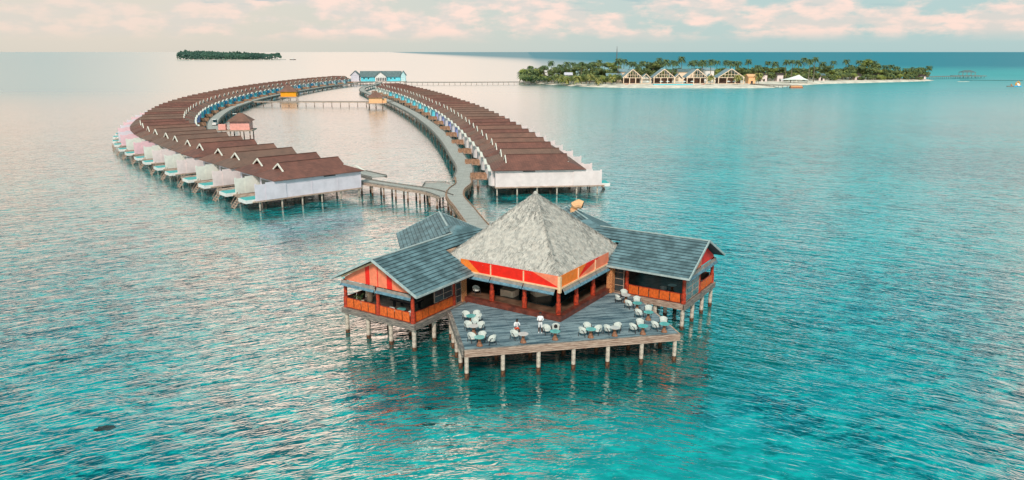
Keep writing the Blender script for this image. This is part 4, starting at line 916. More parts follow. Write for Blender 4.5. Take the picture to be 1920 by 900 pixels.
# junction platform
jp = thing('viewing_platform', 'small angular plank platform beside the boardwalk junction', 'platform', (-12.4, 128.6, 0))
poly = [(-3.1, 3.2), (-3.0, -1.6), (-.6, -3.6), (3.6, -4.5), (3.8, -.5), (1.2, 1.6), (.3, 3.7)]
MB().prism(poly, 2.12, 2.255).build('deck', M_WOOD, jp)
mb = MB()
for a, b in (((-3.1, -1.6), (-3.1, 3.2)), ((-3.1, 3.2), (.3, 3.7)), ((.3, 3.7), (1.5, 1.6))): mb.bar((*a, 2.5), (*b, 2.5), .1, .1); mb.bar((*a, 2.3), (*b, 2.3), .06, .06)
mb.build('rail', M_BEAMG, jp)
for a, b in ((-2.8, 2.9), (0, 3.2), (-2.8, -1), (0, -2.5), (2.9, -3)): link(PILE_W, 'post', jp, (a, b, 0.1))
# brown screened link decks, one per pair of villas
proto = None
def link_deck(p, nrm, side, label, group, ln, shift):
    t_ = thing('link_deck', label, 'link deck', (p.x, p.y, 0), math.atan2(nrm.y, nrm.x), group)
    MB().box(-3.2 - ln, -3.2, shift - .9, shift + .9, 2.0, 2.14).build('deck', M_BEAM, t_)
    n = 6
    for q in (-1, 1):
        pts = []; mb = MB()
        for k in range(n + 1): f_ = k / n; pts.append((-3.25 - ln * f_, shift + q * (.95 + .25 * math.sin(math.pi * f_) * q)))
        for a, b in zip(pts, pts[1:]): mb.bar((*a, 2.45), (*b, 2.45), .08, 1.1)
        mb.build('side_screen', M_SCREEN, t_)
    for q in (-.6, .6): link(PILE_W, 'post', t_, (-3.4 - ln * .5, shift + q, 0))
for i in range(0, 36, 2):
    p = (rr[i][0] + rr[i + 1][0]) / 2 if i + 1 < 36 else rr[i][0]
    link_deck(p, rr[i][1], -1, 'brown screened link deck to the %s villa pair of the right row' % ordn(i // 2), 'link decks of the right-hand row', 3.0, 0)
for i in range(12, 54, 2):
    p = (lr[i][0] + lr[i + 1][0]) / 2
    link_deck(p, lr[i][1], 1, 'brown screened link deck to the %s villa pair of the left row' % ordn(i // 2), 'link decks of the left-hand row', 2.6 if i < 24 else 4.0, 0)

# ------------------------------------------------------------------ huts on stilts
def hip_hut(name, label, loc, rz, wx, wy, wall_m, z0=2.4, wh=2.6, roof_h=2.6, annex=True, big=1.0):
    t_ = thing(name, label, 'hut', (*loc, 0), rz)
    MB().box(-wx - .9, wx + .9, -wy - .9, wy + .9, z0 - .35, z0).build('platform', M_BEAM, t_)
    MB().box(-wx, wx, -wy, wy, z0 + .003, z0 + wh).build('wall', wall_m, t_)
    e = .7; z1 = z0 + wh
    mb = MB(); a = [(-wx - e, -wy - e, z1 - .1), (wx + e, -wy - e, z1 - .1), (wx + e, wy + e, z1 - .1), (-wx - e, wy + e, z1 - .1)]
    r1, r2 = (-max(0, wx - wy) - .05, 0, z1 + roof_h), (max(0, wx - wy) + .05, 0, z1 + roof_h)
    mb.add(a + [r1, r2], [(0, 1, 5, 4), (1, 2, 5), (2, 3, 4, 5), (3, 0, 4), (3, 2, 1, 0)]); mb.build('roof', M_SHINGLE, t_)
    if annex: MB().box(wx + .01, wx + 1.9, -wy * .7, wy * .3, z0 + .003, z0 + wh * .72).build('annex', wall_m, t_)
    w_ = MB().box(-wx * .5, wx * .1, -wy - .04, -wy - .005, z0 + .05, z0 + 1.9) if False else None
    for px in (-wx, 0, wx):
        for py in (-wy, wy): link(PILE_W if z0 < 2.5 else PILE_W, 'post', t_, (px, py, z0 - .36 - 2.0))
    return t_
hip_hut('stilt_hut', 'small hut with peach walls and brown hip roof at the right end of the footbridge', (-62.2, 346), R(8), 3.0, 2.6, M_TAN, roof_h=2.5)
hip_hut('stilt_hut', 'small hut with bright orange walls and brown roof beside the left boardwalk', (-116.2, 396), R(8), 3.9, 2.8, M_ORW, roof_h=2.8, annex=False)
h3 = hip_hut('stilt_hut', 'small hut with pink walls and brown hip roof inside the lagoon near the left bend', (-80.6, 224), R(6), 2.8, 2.2, M_PKW, roof_h=2.2, annex=False, z0=2.6)
MB().box(-6.3, -4.2, -1.6, -.2, 2.6, 4.2).build('annex', M_PKW, h3); MB().box(-11, -3.72, -1.6, 1.0, 2.25, 2.5).build('platform', M_BEAM, h3)
MB().box(-9.8, -7.0, -2.0, 1.2, 0.2, 2.2).build('storage_box', M_REEF, h3)
boardwalk('boardwalk', 'short plank spur leading to the peach walled hut', 'boardwalk', [(-58.5, 357), (-54.5, 352)], 2.2, z=2.296, post_step=3)

# buggies on the boardwalks
def buggy(x, y, rz, label):
    t_ = thing('golf_buggy', label, 'golf buggy', (x, y, 2.26), rz, 'buggies parked on the boardwalks')
    MB().box(-1.2, 1.2, -.6, .6, .25, .7).box(-.9, .1, -.55, .55, .705, .95).build('body', M_WHITE, t_)
    MB().box(-1.15, .85, -.65, .65, 1.85, 1.95).build('roof', M_WHITE, t_)
    MB().box(.6, .64, -.55, .55, .9, 1.8).build('windscreen', M_TEALGLASS, t_)
    for a in (-1.05, .75):
        for b in (-.58, .58): MB().box(a - .03, a + .03, b - .03, b + .03, .7, 1.85).build('roof_post', M_CHAIRL, t_)
    for a in (-.75, .75):
        for b in (-.6, .6): MB().tube([(a, b - .08, .24), (a, b + .08, .24)], [.24, .24], 12).build('wheel', M_HAIR, t_)
buggy(-96.3, 262, R(110), 'white buggy parked on the left boardwalk at the bend, farther of two')
buggy(-94.6, 239.5, R(100), 'small white buggy parked on the end of the left boardwalk, nearer of two')
buggy(-73.5, 404.5, R(112), 'white buggy on the far part of the right-hand boardwalk')

# ------------------------------------------------------------------ far blue building at the head of the lagoon
fb = thing('arrival_building', 'wide cyan and white gabled building on stilts at the far end of the villa rows', 'building', (-106, 606, 0), R(6))
def gab(x0, x1, y0, y1, z0, ze, zr, axis, wall_m, roof_m=None, parent=fb, ov=.8):
    MB().box(x0, x1, y0, y1, z0, ze).build('wall', wall_m, parent); mb = MB()
    if axis == 'x':
        ym = (y0 + y1) / 2; mb.slab([(x0 - ov, y0 - ov, ze - .2), (x1 + ov, y0 - ov, ze - .2), (x1 + ov, ym, zr), (x0 - ov, ym, zr)], (0, -.5, .86), .15)
        mb.slab([(x1 + ov, y1 + ov, ze - .2), (x0 - ov, y1 + ov, ze - .2), (x0 - ov, ym, zr), (x1 + ov, ym, zr)], (0, .5, .86), .15)
        g_ = MB()
        for xx in (x0 + .02, x1 - .02): g_.slab([(xx, y0, ze), (xx, y1, ze), (xx, ym, zr - .25)], (1, 0, 0), .1)
    else:
        xm = (x0 + x1) / 2; mb.slab([(x0 - ov, y0 - ov, ze - .2), (xm, y0 - ov, zr), (xm, y1 + ov, zr), (x0 - ov, y1 + ov, ze - .2)], (-.5, 0, .86), .15)
        mb.slab([(xm, y0 - ov, zr), (x1 + ov, y0 - ov, ze - .2), (x1 + ov, y1 + ov, ze - .2), (xm, y1 + ov, zr)], (.5, 0, .86), .15)
        g_ = MB()
        for yy in (y0 + .02, y1 - .02): g_.slab([(x0, yy, ze), (x1, yy, ze), (xm, yy, zr - .25)], (0, 1, 0), .1)
    g_.build('gable', wall_m, parent); mb.build('roof', roof_m or M_SLATE, parent)
MB().box(-22, 22, -7, 7, 1.8, 2.3).build('platform', M_BEAM, fb)
gab(-13.5, 17.5, -3.5, 5.5, 2.32, 6.0, 10.2, 'x', M_CYAN)
gab(-21, -14.6, -5, 5, 2.32, 7.0, 10.6, 'y', M_LILACW); gab(17.8, 21.5, -5, 5, 2.32, 7.0, 10.4, 'y', M_PALEBLUE); gab(-2.2, 6.4, -5.6, -1, 2.32, 6.0, 9.9, 'y', M_WHITE)
for xx in (-11, -7.6, 10, 13): MB().box(xx - .5, xx + .5, -3.56, -3.51, 4.0, 5.1).build('window', M_DARKIN, fb)
for k in range(6): xx = -1.2 + k * 1.3; MB().box(xx, xx + .8, -5.66, -5.61, 2.7, 5.2).build('window', M_DARKIN, fb)
for k in range(12): link(PILE_W, 'post', fb, (-21 + k * 3.8, -6.3, -.2)); link(PILE_W, 'post', fb, (-21 + k * 3.8, 5.3, -.2))

# ------------------------------------------------------------------ palm island
ISL = [(9, 646), (30, 592), (48, 566), (75, 545), (105, 538), (150, 537), (188, 545), (212, 575), (245, 606), (290, 630), (340, 655), (372, 678), (380, 700), (350, 760), (240, 790), (120, 760), (50, 720), (15, 680)]
isl = catmull([Vector(p) for p in ISL + ISL[:1]], 6)[:-1]; cen = Vector((170, 650))
mb = MB(); n = len(isl); rings = [(1.03, -.6), (1.0, .05), (.975, .7), (.93, 1.3), (.5, 1.6)]
for f_, z in rings:
    for p in isl: q_ = cen + (p - cen) * f_; mb.v.append((q_.x, q_.y, z))
for j in range(len(rings) - 1):
    for i in range(n): mb.f.append((j * n + i, j * n + (i + 1) % n, (j + 1) * n + (i + 1) % n, (j + 1) * n + i)); mb.mi.append(0)
mb.f.append(tuple(range((len(rings) - 1) * n, len(rings) * n))); mb.mi.append(0)
tag(mb.build('sand_island', M_SAND, smooth=True), kind='structure')

def palm_crown(seed, nf=20, L=3.4):
    rnd = random.Random(seed); mb = MB()
    for i in range(nf):
        a = 2 * math.pi * i / nf * 2.0 + rnd.uniform(-.2, .2); up = rnd.uniform(-1.3, 1.5); l = L * rnd.uniform(.8, 1.1); c, s_ = math.cos(a), math.sin(a); seg = 6; prev = None
        for k in range(seg + 1):
            t = k / seg; r_ = l * t * (1 - .15 * t); z = l * (up * t * .9 - (0.5 + .5 * up) * 1.1 * t * t); p = Vector((c * r_, s_ * r_, z))
            wd = (.55 * math.sin(math.pi * min(1, t * .85 + .12)) + .04) * rnd.uniform(.8, 1.1)
            if prev is not None:
                pp, pw = prev; sd = Vector((-s_, c, 0)); dr = Vector((0, 0, -.35))
                mb.add([pp, p, p + sd * wd + dr * wd, pp + sd * pw * .65 + dr * pw], [(0, 1, 2, 3)]); mb.add([pp, p, p - sd * wd + dr * wd, pp - sd * pw * .65 + dr * pw], [(3, 2, 1, 0)])
            prev = (p, wd)
    return mb
PC = [palm_crown(s, 30 + s, 3.0 + .2 * s) for s in range(3)]
PCM = [c.mesh('crown', M_FROND) for c in PC]; PCG = [c.mesh('crown', M_FROND2) for c in PC]
PT = [MB().tube([(0, 0, 0), (.02 * b, 0, .3), (.05 * b, 0, .65), (.03 * b, 0, 1.0)], [.020, .016, .013, .011], 6).mesh('trunk', M_TRUNK) for b in (-1, .6, 1.5)]
def px_x(u, Y, z): # x for an image column at depth Y and height z
    f_ = Y * math.cos(PITCH) - (z - 25) * math.sin(PITCH); return (u - 960) / FPX * f_
def px_z(v, Y):
    y = -(v - 450) / FPX; dy = math.cos(PITCH) + y * math.sin(PITCH); dz = -math.sin(PITCH) + y * math.cos(PITCH); return 25 + Y * dz / dy
def palm(u, vtop, Y, label, gold=False):
    zt = px_z(vtop, Y); x = px_x(u, Y, zt); h = zt - 1.4 - 2.0; k = random.randrange(3); sc = random.uniform(1.25, 1.6)
    t_ = thing('palm_tree', label, 'palm tree', (x, Y, 1.3), 0, 'coconut palms on the island')
    rot = random.random() * 6.28; tr = link(PT[k], 'trunk', t_, (0, 0, 0), rot); tr.scale = (h, h, h)
    bend = (-1, .6, 1.5)[k] * .03 * h; cr = link((PCG if gold else PCM)[k], 'crown', t_, (math.cos(rot) * bend, math.sin(rot) * bend, h), random.random() * 6); cr.scale = (sc,) * 3
PL = [(977.5, 132), (982.6, 129.5), (995, 121), (1020.5, 120), (1032, 112), (1042, 123), (1052, 118.5), (1063.5, 114), (1074, 114), (1082, 117), (1090.5, 113), (1108, 117), (1125, 110.5), (1135, 115), (1159, 107.5), (1171.5, 108.5), (1179, 113), (1190.4, 113), (1197, 118), (1205.7, 112),
      (1238.3, 106), (1247, 109.5), (1262.5, 110.5), (1269, 112), (1276.6, 104), (1297, 112), (1304, 110.5), (1312.5, 112.5), (1321, 110.5), (1335, 109), (1346, 111), (1362.5, 110.5), (1370, 111), (1378, 112.5), (1386, 112.5), (1403, 109), (1421, 119), (1442, 112), (1455.5, 113.5), (1476.6, 109.5), (1486, 109.5),
      (1498, 110.5), (1508, 105.5), (1518.7, 108), (1529.5, 104.5), (1542.7, 114), (1563, 111.5), (1588, 109), (1596.6, 120), (1612, 110.5), (1638.5, 112), (1649, 120), (1660, 119.5), (1672, 119), (1683, 122), (1698, 126), (1709, 126), (1728, 126), (1742.7, 121)]
for i, (u, v) in enumerate(PL):
    Y = 640 + 40 * math.sin(i * 1.7) if u < 1560 else 690 + 8 * math.sin(i)
    if u < 1000: Y = 650
    palm(u, v, Y, 'tall dark coconut palm, %s from the left end of the island skyline' % ordn(i))
FR = [(1048, 138, 'left part of the beach'), (1062, 142, 'left part of the beach beside a leaning trunk'), (1107, 136, 'beach left of the pavilions'), (1122, 143, 'beach shrubs just left of the teal roof'), (1082, 140, 'middle of the left beach'), (1148, 141, 'left side of the first white pavilion'), (1333, 139, 'gap between third and fourth pavilion'), (1384, 138, 'open frame of the fourth pavilion'), (1424, 134, 'peach wall right of the pavilions'), (980, 138, 'left tip of the island')]
for u, v, w_ in FR: palm(u, v, 562 if u > 1070 else (575 if u > 1000 else 640), 'golden-green palm standing low by the %s' % w_, True)

def leaf_crown(seed, n, R_=(3.5, 3.5, 2.8), leaf=.55, lobes=6):
    rnd = random.Random(seed); mb = MB(); cs_ = [(Vector((rnd.uniform(-.6, .6) * R_[0], rnd.uniform(-.6, .6) * R_[1], rnd.uniform(-.3, .6) * R_[2])), rnd.uniform(.4, .7)) for _ in range(lobes)]
    for i in range(n):
        c_, r_ = rnd.choice(cs_); d = Vector((rnd.gauss(0, 1), rnd.gauss(0, 1), rnd.gauss(0, 1))).normalized(); rad = r_ * rnd.uniform(.75, 1.05)
        p = c_ + Vector((d.x * R_[0], d.y * R_[1], d.z * R_[2])) * rad; a = Vector((rnd.gauss(0, 1), rnd.gauss(0, 1), rnd.gauss(0, .6))).normalized(); b = a.cross(d).normalized() * leaf * rnd.uniform(.6, 1.2); a = a * leaf * rnd.uniform(.6, 1.2)
        mb.add([p - a, p - b * .6, p + a, p + b * .6], [(0, 1, 2, 3)])
    return mb
LC = [leaf_crown(20 + s, 700) for s in range(4)]; LCD = [c.mesh('crown', M_LEAF) for c in LC]; LCY = [c.mesh('crown', M_LEAF2) for c in LC]
BT = MB().tube([(0, 0, -6), (.1, 0, -3), (.2, .1, 0), (.8, .2, 1.5)], [.35, .28, .2, .08], 7).tube([(.1, 0, -2.5), (-1.2, .5, .8)], [.18, .06], 6).mesh('trunk', M_TRUNK)
rnd = random.Random(5); ns = 0
spots = [(1143.7, 118, 4.0, 640), (1225.4, 114, 5.2, 640), (1218, 120, 4.0, 650), (1232, 121, 3.6, 650), (1625, 112, 4.2, 690), (1012, 128, 4, 640), (1000, 133, 3.5, 630), (1098, 117, 4.2, 640), (1116, 117, 3.8, 640), (1155, 122, 3.6, 645), (1640, 119, 4.5, 680)]
u = 986
while u < 1738:
    if u < 1165: spots += [(u, rnd.uniform(121, 131), rnd.uniform(3, 4.6), 625 + rnd.uniform(-15, 25))]
    elif u < 1420: spots += [(u, rnd.uniform(124, 131), rnd.uniform(3, 4.4), 640 + rnd.uniform(0, 25))]
    else: spots += [(u, rnd.uniform(120, 129) + max(0, (u - 1600) / 40), rnd.uniform(3, 4.4), 640 + (u - 1420) * .13 + rnd.uniform(0, 25))]
    u += rnd.uniform(6, 10)
for u in range(988, 1165, 10): spots += [(u + rnd.uniform(-3, 3), rnd.uniform(136, 142), rnd.uniform(2.6, 3.6), 600 if u < 1040 else 578)]
for u in range(1400, 1735, 12): spots += [(u + rnd.uniform(-3, 3), rnd.uniform(133, 139) + max(0, (u - 1600) / 60), rnd.uniform(2.6, 3.6), 620 + (u - 1400) * .17)]
spots = [(a, b + (3 if k > 10 else 0), c_, d) for k, (a, b, c_, d) in enumerate(spots)]
spots.sort(key=lambda s: s[0])
for i, (u, v, r_, Y) in enumerate(spots):
    zt = px_z(v, Y); x = px_x(u, Y, zt); yel = rnd.random() < (.25 if v > 130 else .1); sc = r_ / 3.6; zc_ = zt - 2.9 * sc
    t_ = thing('broadleaf_tree', '%s leafy tree on the island, %s counted from its left tip' % ('yellowish' if yel else 'dark green', ordn(i)), 'tree', (x, Y, 1.3), 0, 'broadleaf trees on the island')
    c_ = link((LCY if yel else LCD)[i % 4], 'crown', t_, (0, 0, zc_ - 1.3), rnd.random() * 6); c_.scale = (sc * 1.45, sc * 1.3, sc * 1.05)
    tk = link(BT, 'trunk', t_, (0, 0, zc_ - 1.3)); tk.scale = (sc, sc, max(.2, (zc_ - 1.3) / 6))
# undergrowth as one mass
mb = MB()
for i in range(14000):
    u = rnd.uniform(974, 1735)
    if 1172 < u < 1410 and rnd.random() < .8: continue
    base = 612 if u < 1040 else (585 if u < 1170 else (640 if u < 1420 else 632 + (u - 1420) * .175)); Y = base + rnd.uniform(0, 55); x = px_x(u, Y, 2); top = 4.6 + 3.0 * noise.noise(Vector((x * .07, Y * .07, 0))) + 1.5 * noise.noise(Vector((x * .4, Y * .3, 3)))
    p = Vector((x, Y, 1.3 + max(.3, top) * rnd.uniform(.5, 1.15))); a = Vector((rnd.gauss(0, 1), rnd.gauss(0, 1), rnd.gauss(0, .7))).normalized() * .8; b = a.cross(Vector((rnd.gauss(0, .5), -1, 1))).normalized() * .7
    mb.add([p - a, p - b, p + a, p + b], [(0, 1, 2, 3)], 1 if noise.noise(Vector((x * .15, 0, 0))) > .18 else 0)
tag(mb.build('undergrowth', [M_LEAF, M_LEAF2]), 'dense green shrubs filling the ground between the island trees', 'shrubs', kind='stuff')

# white gabled beach pavilions
def pavilion(u0, u1, vtop, vbase, Y, label, deep=16, open_=False, small=False):
    x0, x1 = px_x(u0, Y, 2), px_x(u1, Y, 2); xm = (x0 + x1) / 2; zt = px_z(vtop, Y); w_ = (x1 - x0) / 2; zb = 1.35; ze = zb + (zt - zb) * (.42 if not small else .5)
    t_ = thing('beach_pavilion', label, 'pavilion', (xm, Y, zb), R(0), 'white gabled pavilions on the beach'); ze -= zb; zt -= zb
    MB().box(-w_, w_, -1.5, deep, 0, .35).build('floor', M_CREAMW, t_)
    mb = MB()
    mb.slab([(-w_ - .6, .4, ze), (0, .4, zt), (0, deep, zt), (-w_ - .6, deep, ze)], (-.5, 0, .86), .2); mb.slab([(0, .4, zt), (w_ + .6, .4, ze), (w_ + .6, deep, ze), (0, deep, zt)], (.5, 0, .86), .2)
    mb.build('roof', M_BLUEROOF, t_)
    fr = MB().bar((-w_ - .6, 0, ze), (0, 0, zt), .3, .5).bar((w_ + .6, 0, ze), (0, 0, zt), .3, .5).bar((-w_, 0, ze), (w_, 0, ze), .3, .4)
    if not small:
        for k in range(1, 8):
            xx = -w_ + 2 * w_ * k / 8; h_ = ze + (zt - ze) * (1 - abs(xx) / w_); fr.bar((xx, 0, ze), (xx, 0, h_), .22, .22)
        fr.bar((-w_ * .6, 0, ze + (zt - ze) * .33), (w_ * .6, 0, ze + (zt - ze) * .33), .2, .25)
    fr.build('gable_truss', M_CREAMW, t_)
    for k in range(4 if not small else 2):
        xx = -w_ + 2 * w_ * k / (3 if not small else 1); MB().box(xx - .3, xx + .3, -.2, .4, .35, ze).build('column', M_CREAMW, t_)
    if not small: MB().box(-w_, w_, deep * .5, deep * .5 + .3, .35, ze).build('back_wall', M_FLOOR, t_)
    if not small: MB().box(-w_ * .85, w_ * .85, 3, 3.3, .4, 1.5).build('counter', M_DARKW, t_)
pav = [(1169, 1203, 130, 156, 'first (leftmost) large white gabled beach pavilion with lattice truss'), (1226, 1264, 129.5, 156, 'second large white gabled beach pavilion from the left'), (1288, 1325, 129.5, 156, 'third large white gabled beach pavilion from the left'), (1347, 1394, 129, 155, 'rightmost large beach pavilion, its open truss partly hidden by palms')]
for u0, u1, vt, vb, lab in pav: pavilion(u0, u1, vt, vb, 577, lab)
for u0, u1, lab in ((1203.5, 1219, 'first'), (1265, 1280, 'second'), (1326, 1339, 'third')): pavilion(u0, u1, 138.5, 156, 579, 'small low white gabled pavilion, %s of the three between the large ones' % lab, 8, small=True)
def house(u0, u1, vt, ve, Y, wall_m, roof_m, label):
    x0, x1 = px_x(u0, Y, 2), px_x(u1, Y, 2); t_ = thing('beach_house', label, 'house', ((x0 + x1) / 2, Y, 1.3), 0); w_ = (x1 - x0) / 2
    gab(-w_, w_, 0, 8, 0, px_z(ve, Y) - 1.3, px_z(vt, Y) - 1.3, 'x', wall_m, roof_m, t_)
    MB().box(-w_ * .3, w_ * .3, -.06, -.01, .2, 2.2).build('door', M_DARKIN, t_)
house(1138, 1165, 137.5, 142, 600, M_CREAMW, M_BLUEROOF, 'low beach house with pale blue roof left of the pavilions')
house(1160, 1176, 129, 134, 612, M_CREAMW, M_BLUEROOF, 'blue roofed house behind the first pavilion')
house(1272, 1300, 129, 134, 625, M_CREAMW, M_SLATE, 'grey roofed house behind the gap of the second and third pavilion')
house(1318, 1338, 127, 131, 630, M_WHITE, M_BLUEROOF, 'pale roofed house behind the third pavilion')
house(1022, 1034, 128.5, 134, 618, M_WHITE, M_WHITE, 'white house half hidden by palms near the left tip')
house(990, 1000, 134, 139, 622, M_PALEPINK, M_PALEPINK, 'small pinkish house among palms at the left tip')
house(1060, 1072, 136, 140, 590, M_WHITE, M_LILACW, 'small lilac roofed house among the golden palms')
house(1403, 1416, 139, 143, 580, M_TAN, M_TAN, 'small peach walled kiosk right of the pavilions')
for i, (u, Y) in enumerate(((1540, 642), (1608, 660), (1644, 668), (1432, 622), (1462, 624), (1730, 683))):
    house(u - 5, u + 6, 136.5 + (i < 3) * 1.2 + (i == 5) * 3, 139.5 + (i < 3) * 1.2 + (i == 5) * 2.5, Y, M_PALEPINK, M_DARKW if i else M_SLATE, 'tiny pale beach bungalow in the shrubs, %s of six right of the pavilions' % ['fourth', 'fifth', 'last but one', 'first', 'second', 'last'][i] if i != 0 else 'tiny pale beach bungalow in the shrubs, third of six right of the pavilions')
# beach parasols and pool
for i, u in enumerate((1214, 1240, 1252, 1283, 1298, 1366, 1377)):
    x = px_x(u, 566, 3); t_ = thing('parasol', 'small white parasol on the beach, %s from the left in front of the pavilions' % ordn(i), 'parasol', (x, 566, 1.35), 0, 'parasols in front of the pavilions')
    MB().tube([(0, 0, 0), (0, 0, 2.6)], [.05, .05], 6).build('pole', M_TRIM, t_); MB().tube([(0, 0, 2.1), (0, 0, 2.8)], [1.6, .05], 10).build('canopy', M_TARP, t_)
x0, x1 = px_x(1225, 560, 2), px_x(1298, 560, 2); bp_ = thing('swimming_pool', 'long turquoise swimming pool in front of the second and third pavilion', 'pool', ((x0 + x1) / 2, 560, 1.2)); hw = (x1 - x0) / 2
MB().box(-hw, hw, -2.5, 2.5, 0, .75).build('basin', M_CYAN, bp_); MB().box(-hw + .4, hw - .4, -2.1, 2.1, .753, .77).build('pool_water', M_POOL, bp_)
for i, (u, m_, cn_) in enumerate(((1175, M_REDCL, 'red'), (1184, M_PINK, 'pink'), (1306, M_PALEPINK, 'pale pink'), (1318, M_REDCL, 'red'))):
    x = px_x(u, 562, 2); t_ = thing('sun_lounger', '%s sun lounger on the sand, %s from the left' % (cn_, ordn(i)), 'sun lounger', (x, 562, 1.3), R(20), 'loungers on the beach')
    MB().box(-1.2, .5, -.45, .45, .28, .42).build('seat', m_, t_); MB().slab([(.5, -.45, .42), (1.2, -.45, .95), (1.2, .45, .95), (.5, .45, .42)], (-.6, 0, .8), .1).build('backrest', m_, t_)
    for a in (-1, .8):
        for b in (-.35, .35): MB().box(a - .04, a + .04, b - .04, b + .04, 0, .28).build('leg', M_TRIM, t_)
# telecom mast
x = px_x(1156, 640, 15); zt = px_z(87, 640); ms = thing('radio_mast', 'tall thin radio mast rising above the island palms', 'mast', (x, 640, 1.3)); zt -= 1.3
mb = MB(); 
for a in (0, 2.094, 4.189): mb.tube([(1.0 * math.cos(a), 1.0 * math.sin(a), 0), (.55 * math.cos(a), .55 * math.sin(a), zt * .62)], [.16, .14], 6)
for k in range(12):
    z = zt * .62 * k / 12; r_ = 1 - .45 * k / 12; mb.bar((r_, 0, z), (-r_ * .5, r_ * .87, z + 1.4), .12, .12); mb.bar((-r_ * .5, r_ * .87, z), (-r_ * .5, -r_ * .87, z + 1.4), .12, .12); mb.bar((-r_ * .5, -r_ * .87, z), (r_, 0, z + 1.4), .12, .12)
mb.build('lattice', M_MASTG, ms); MB().tube([(0, 0, zt * .55), (0, 0, zt * .8), (0, 0, zt)], [.42, .36, .16], 8).build('antenna', M_MAST, ms); MB().tube([(0, 0, zt * .47), (0, 0, zt * .52)], [1.1, 1.1], 10).build('dish_ring', M_MASTG, ms)
# white tent and dock
tx = px_x(1475, 622, 3); tn = thing('canopy_tent', 'wide white stretched canopy on the beach right of the pavilions', 'tent', (tx, 600, 1.3))
mb = MB(); pk = (1.5, 0, 6.2); cs4 = [(-13, -3, 2.2), (-2, -5, 2.6), (8, -4, 2.2), (10, 3, 2.4), (0, 6, 2.6), (-12, 4, 2.3)]
for a, b in zip(cs4, cs4[1:] + cs4[:1]):
    m1 = [(pk[j] * .45 + a[j] * .55 - (0.5 if j == 2 else 0)) for j in range(3)]; m2 = [(pk[j] * .45 + b[j] * .55 - (.5 if j == 2 else 0)) for j in range(3)]
    mb.add([pk, m1, m2, a, b], [(0, 1, 2), (1, 3, 4, 2)])
mb.build('canopy', M_TARP, tn)
for c_ in cs4: MB().tube([(c_[0], c_[1], 0), (c_[0], c_[1], c_[2])], [.12, .12], 6).build('pole', M_TRIM, tn)
MB().tube([(1.5, 0, 0), (1.5, 0, 6.1)], [.15, .15], 6).build('pole', M_TRIM, tn)
dx_, dy_ = px_x(1489, 545, 1), 540
dk = thing('floating_dock', 'reddish brown moored boat-like dock at the end of the beach jetty', 'dock', (dx_, dy_, 0))
MB().prism([(-4.8, -1.6), (4, -1.6), (4.6, 0), (4, 1.6), (-4.8, 1.6)], -.2, 1.0).build('hull', M_REDWD, dk); MB().box(-4.4, 3.4, -1.3, 1.3, 1.003, 1.7).build('cabin', M_TAN, dk); MB().box(-4.6, 3.6, -1.5, 1.5, 1.703, 1.85).build('roof', M_REDWD, dk)
MB().tube([(-3.6, 0, 1.85), (-3.2, 0, 6)], [.09, .05], 6).build('pole', M_TRIM, dk)
boardwalk('jetty', 'short jetty on thin posts running from the beach to the reddish dock', 'jetty', [(px_x(1408, 566, 2), 566), (px_x(1440, 548, 2), 550), (px_x(1482, 541, 2), 542)], 2.0, z=2.0, post_step=3, two=False)
# right-hand jetty with arrival roof
jx0, jx1 = px_x(1735, 760, 2), px_x(1850, 765, 2)
boardwalk('jetty', 'long dark jetty stretching right from the palm island', 'jetty', [(px_x(1742, 700, 2), 715), (px_x(1800, 735, 2), 740), (px_x(1848, 745, 2), 745)], 3.0, z=2.2, post_step=3.2, two=False)
ap_ = thing('jetty_pavilion', 'open jetty pavilion with a dark hip roof off the right end of the island', 'pavilion', (px_x(1816, 745, 2), 748, 0))
MB().box(-14, 14, -4, 4, 1.9, 2.4).build('platform', M_BEAMG, ap_); MB().add([(-7, -4, 5.4), (7, -4, 5.4), (7, 4, 5.4), (-7, 4, 5.4), (-3, 0, 7.6), (3, 0, 7.6)], [(0, 1, 5, 4), (1, 2, 5), (2, 3, 4, 5), (3, 0, 4), (3, 2, 1, 0)]).build('roof', M_SLATE, ap_)
for k in (-6, -2, 2, 6):
    for q in (-3.3, 3.3): MB().tube([(k, q, 2.4), (k, q, 5.4)], [.15, .15], 6).build('roof_post', M_REDWD, ap_)
for k in (-13, -9, -5, -1, 3, 7, 12): link(PILE_W, 'post', ap_, (k, -3.4, -.1))
rk = MB()
tag(MB().bar((px_x(1800, 690, 0), 690, .1), (px_x(1912, 680, 0), 676, .1), 1.6, .35).build('breakwater', M_REEF), 'low dark line of a breakwater in the shallows off the right jetty', 'breakwater')
tag(MB().bar((px_x(1795, 655, 0), 655, .1), (px_x(1818, 655, 0), 656, .1), 1.2, .3).build('sandbar', M_SAND), 'tiny pale sandbar off the right end of the island', 'sandbar')
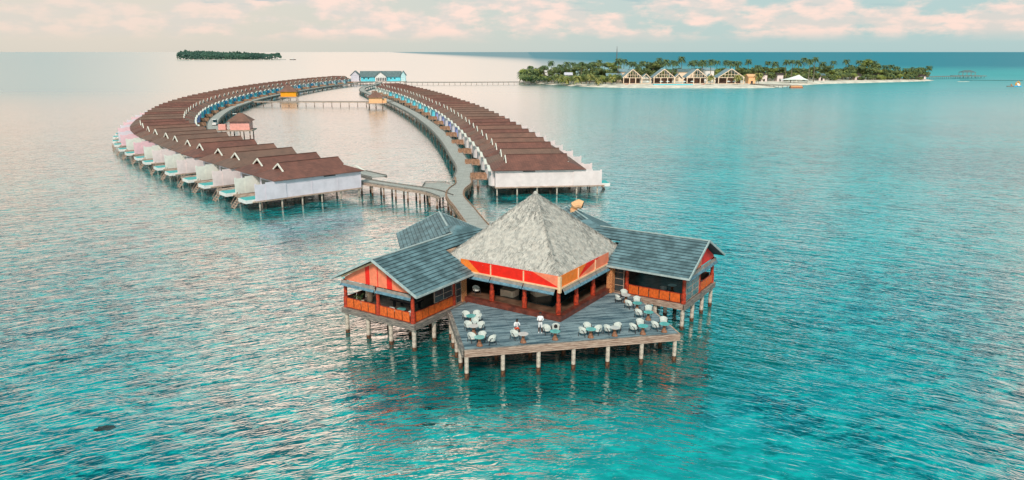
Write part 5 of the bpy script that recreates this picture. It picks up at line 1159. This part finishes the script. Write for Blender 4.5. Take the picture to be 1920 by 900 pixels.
# inflatable water slide at the right edge
sx_ = px_x(1908, 560, 1); sl_ = thing('water_slide', 'orange and white inflatable water slide floating at the right edge', 'water slide', (sx_, 560, 0))
MB().tube([(-2.6, 0, .3), (0, -1, .3), (2.6, 0, .3)], [.5, .6, .5], 8).build('raft', M_AZURE, sl_); MB().tube([(-1.5, 0, .7), (-1.3, 0, 2.8), (0, 0, 3.8), (1.3, 0, 2.8), (1.5, 0, .7)], [.42, .45, .45, .45, .42], 8).build('arch', M_ORW, sl_); MB().slab([(-.9, -1.8, .8), (.9, -1.8, .8), (.9, 0, 2.6), (-.9, 0, 2.6)], (0, -.6, .8), .4).build('slide', M_WHITE, sl_)
jt = thing('jet_ski', 'small dark craft moored left of the orange water slide', 'boat', (px_x(1897, 560, 1), 560, 0)); MB().prism([(-3.4, -.5), (1.4, -.7), (1.8, 0), (1.4, .7), (-3.4, .5)], -.1, .7).build('hull', M_BEAMG, jt); MB().tube([(0, 0, .7), (-.6, 0, 1.9)], [.5, .4], 8).build('seat', M_DECOR, jt)

# rock / turtle-dark reef patch at the lower left
x, y = ground(198, 803, 0); mb = MB(); bm = bmesh.new(); bmesh.ops.create_icosphere(bm, subdivisions=4, radius=1)
for v in bm.verts:
    d = 1 + .35 * noise.noise(v.co * 1.7) + .2 * noise.noise(v.co * 4); v.co = Vector((v.co.x * .75 * d, v.co.y * .42 * d, v.co.z * .05 * d))
me = bpy.data.meshes.new('rock'); bm.to_mesh(me); bm.free(); me.materials.append(M_REEF)
tag(link(me, 'rock', None, (x, y, -.02), R(10)), 'dark flat rock just breaking the surface at the lower left', 'rock')

# ------------------------------------------------------------------ far wooded island
x0, x1 = -1040, -742; mb = MB(); cx_, cy_ = -897, 2440
n = 60; pts = [(cx_ + 172 * math.cos(a) * (1 + .05 * math.sin(3 * a)), cy_ + 95 * math.sin(a)) for a in [2 * math.pi * k / n for k in range(n)]]
mb.prism(pts, -.5, 1.2); tag(mb.build('sand_islet', M_SAND), kind='structure')
mb = MB()
for i in range(16000):
    a = rnd.random() * 6.283; q_ = math.sqrt(rnd.random()) * .97; px, py = math.cos(a) * q_, math.sin(a) * q_
    if py > .5: continue
    x = cx_ + 168 * px; y = cy_ + 92 * py; H_ = (17 + 6 * noise.noise(Vector((x * .03, y * .02, 0))) + 6 * noise.noise(Vector((x * .12, y * .06, 2)))) * min(1, (1 - abs(px)) * 7 + .25) * (1.05 - .25 * px)
    z = 1 + H_ * (rnd.random() ** .6 if py < -.2 else rnd.uniform(.8, 1.1)); p = Vector((x, y, z)); a_ = Vector((rnd.gauss(0, 1), rnd.gauss(0, 1), rnd.gauss(0, 1))).normalized() * 1.9; b = a_.cross(Vector((0, -1, .6))).normalized() * 1.7
    mb.add([p - a_, p - b, p + a_, p + b], [(0, 1, 2, 3)])
tag(mb.build('forest', M_FARLEAF), 'dense wood covering the distant islet on the left horizon', 'forest', kind='stuff')
fbx = thing('motor_boat', 'tiny boat near the right tip of the distant wooded islet', 'boat', (px_x(549, 2400, 0), 2400, 0)); MB().prism([(-9, -2), (7, -2), (10, 0), (7, 2), (-9, 2)], -.3, 2.2).build('hull', M_DARKW, fbx); MB().box(-4, 3, -1.4, 1.4, 2.2, 4.5).build('cabin', M_WHITE, fbx)
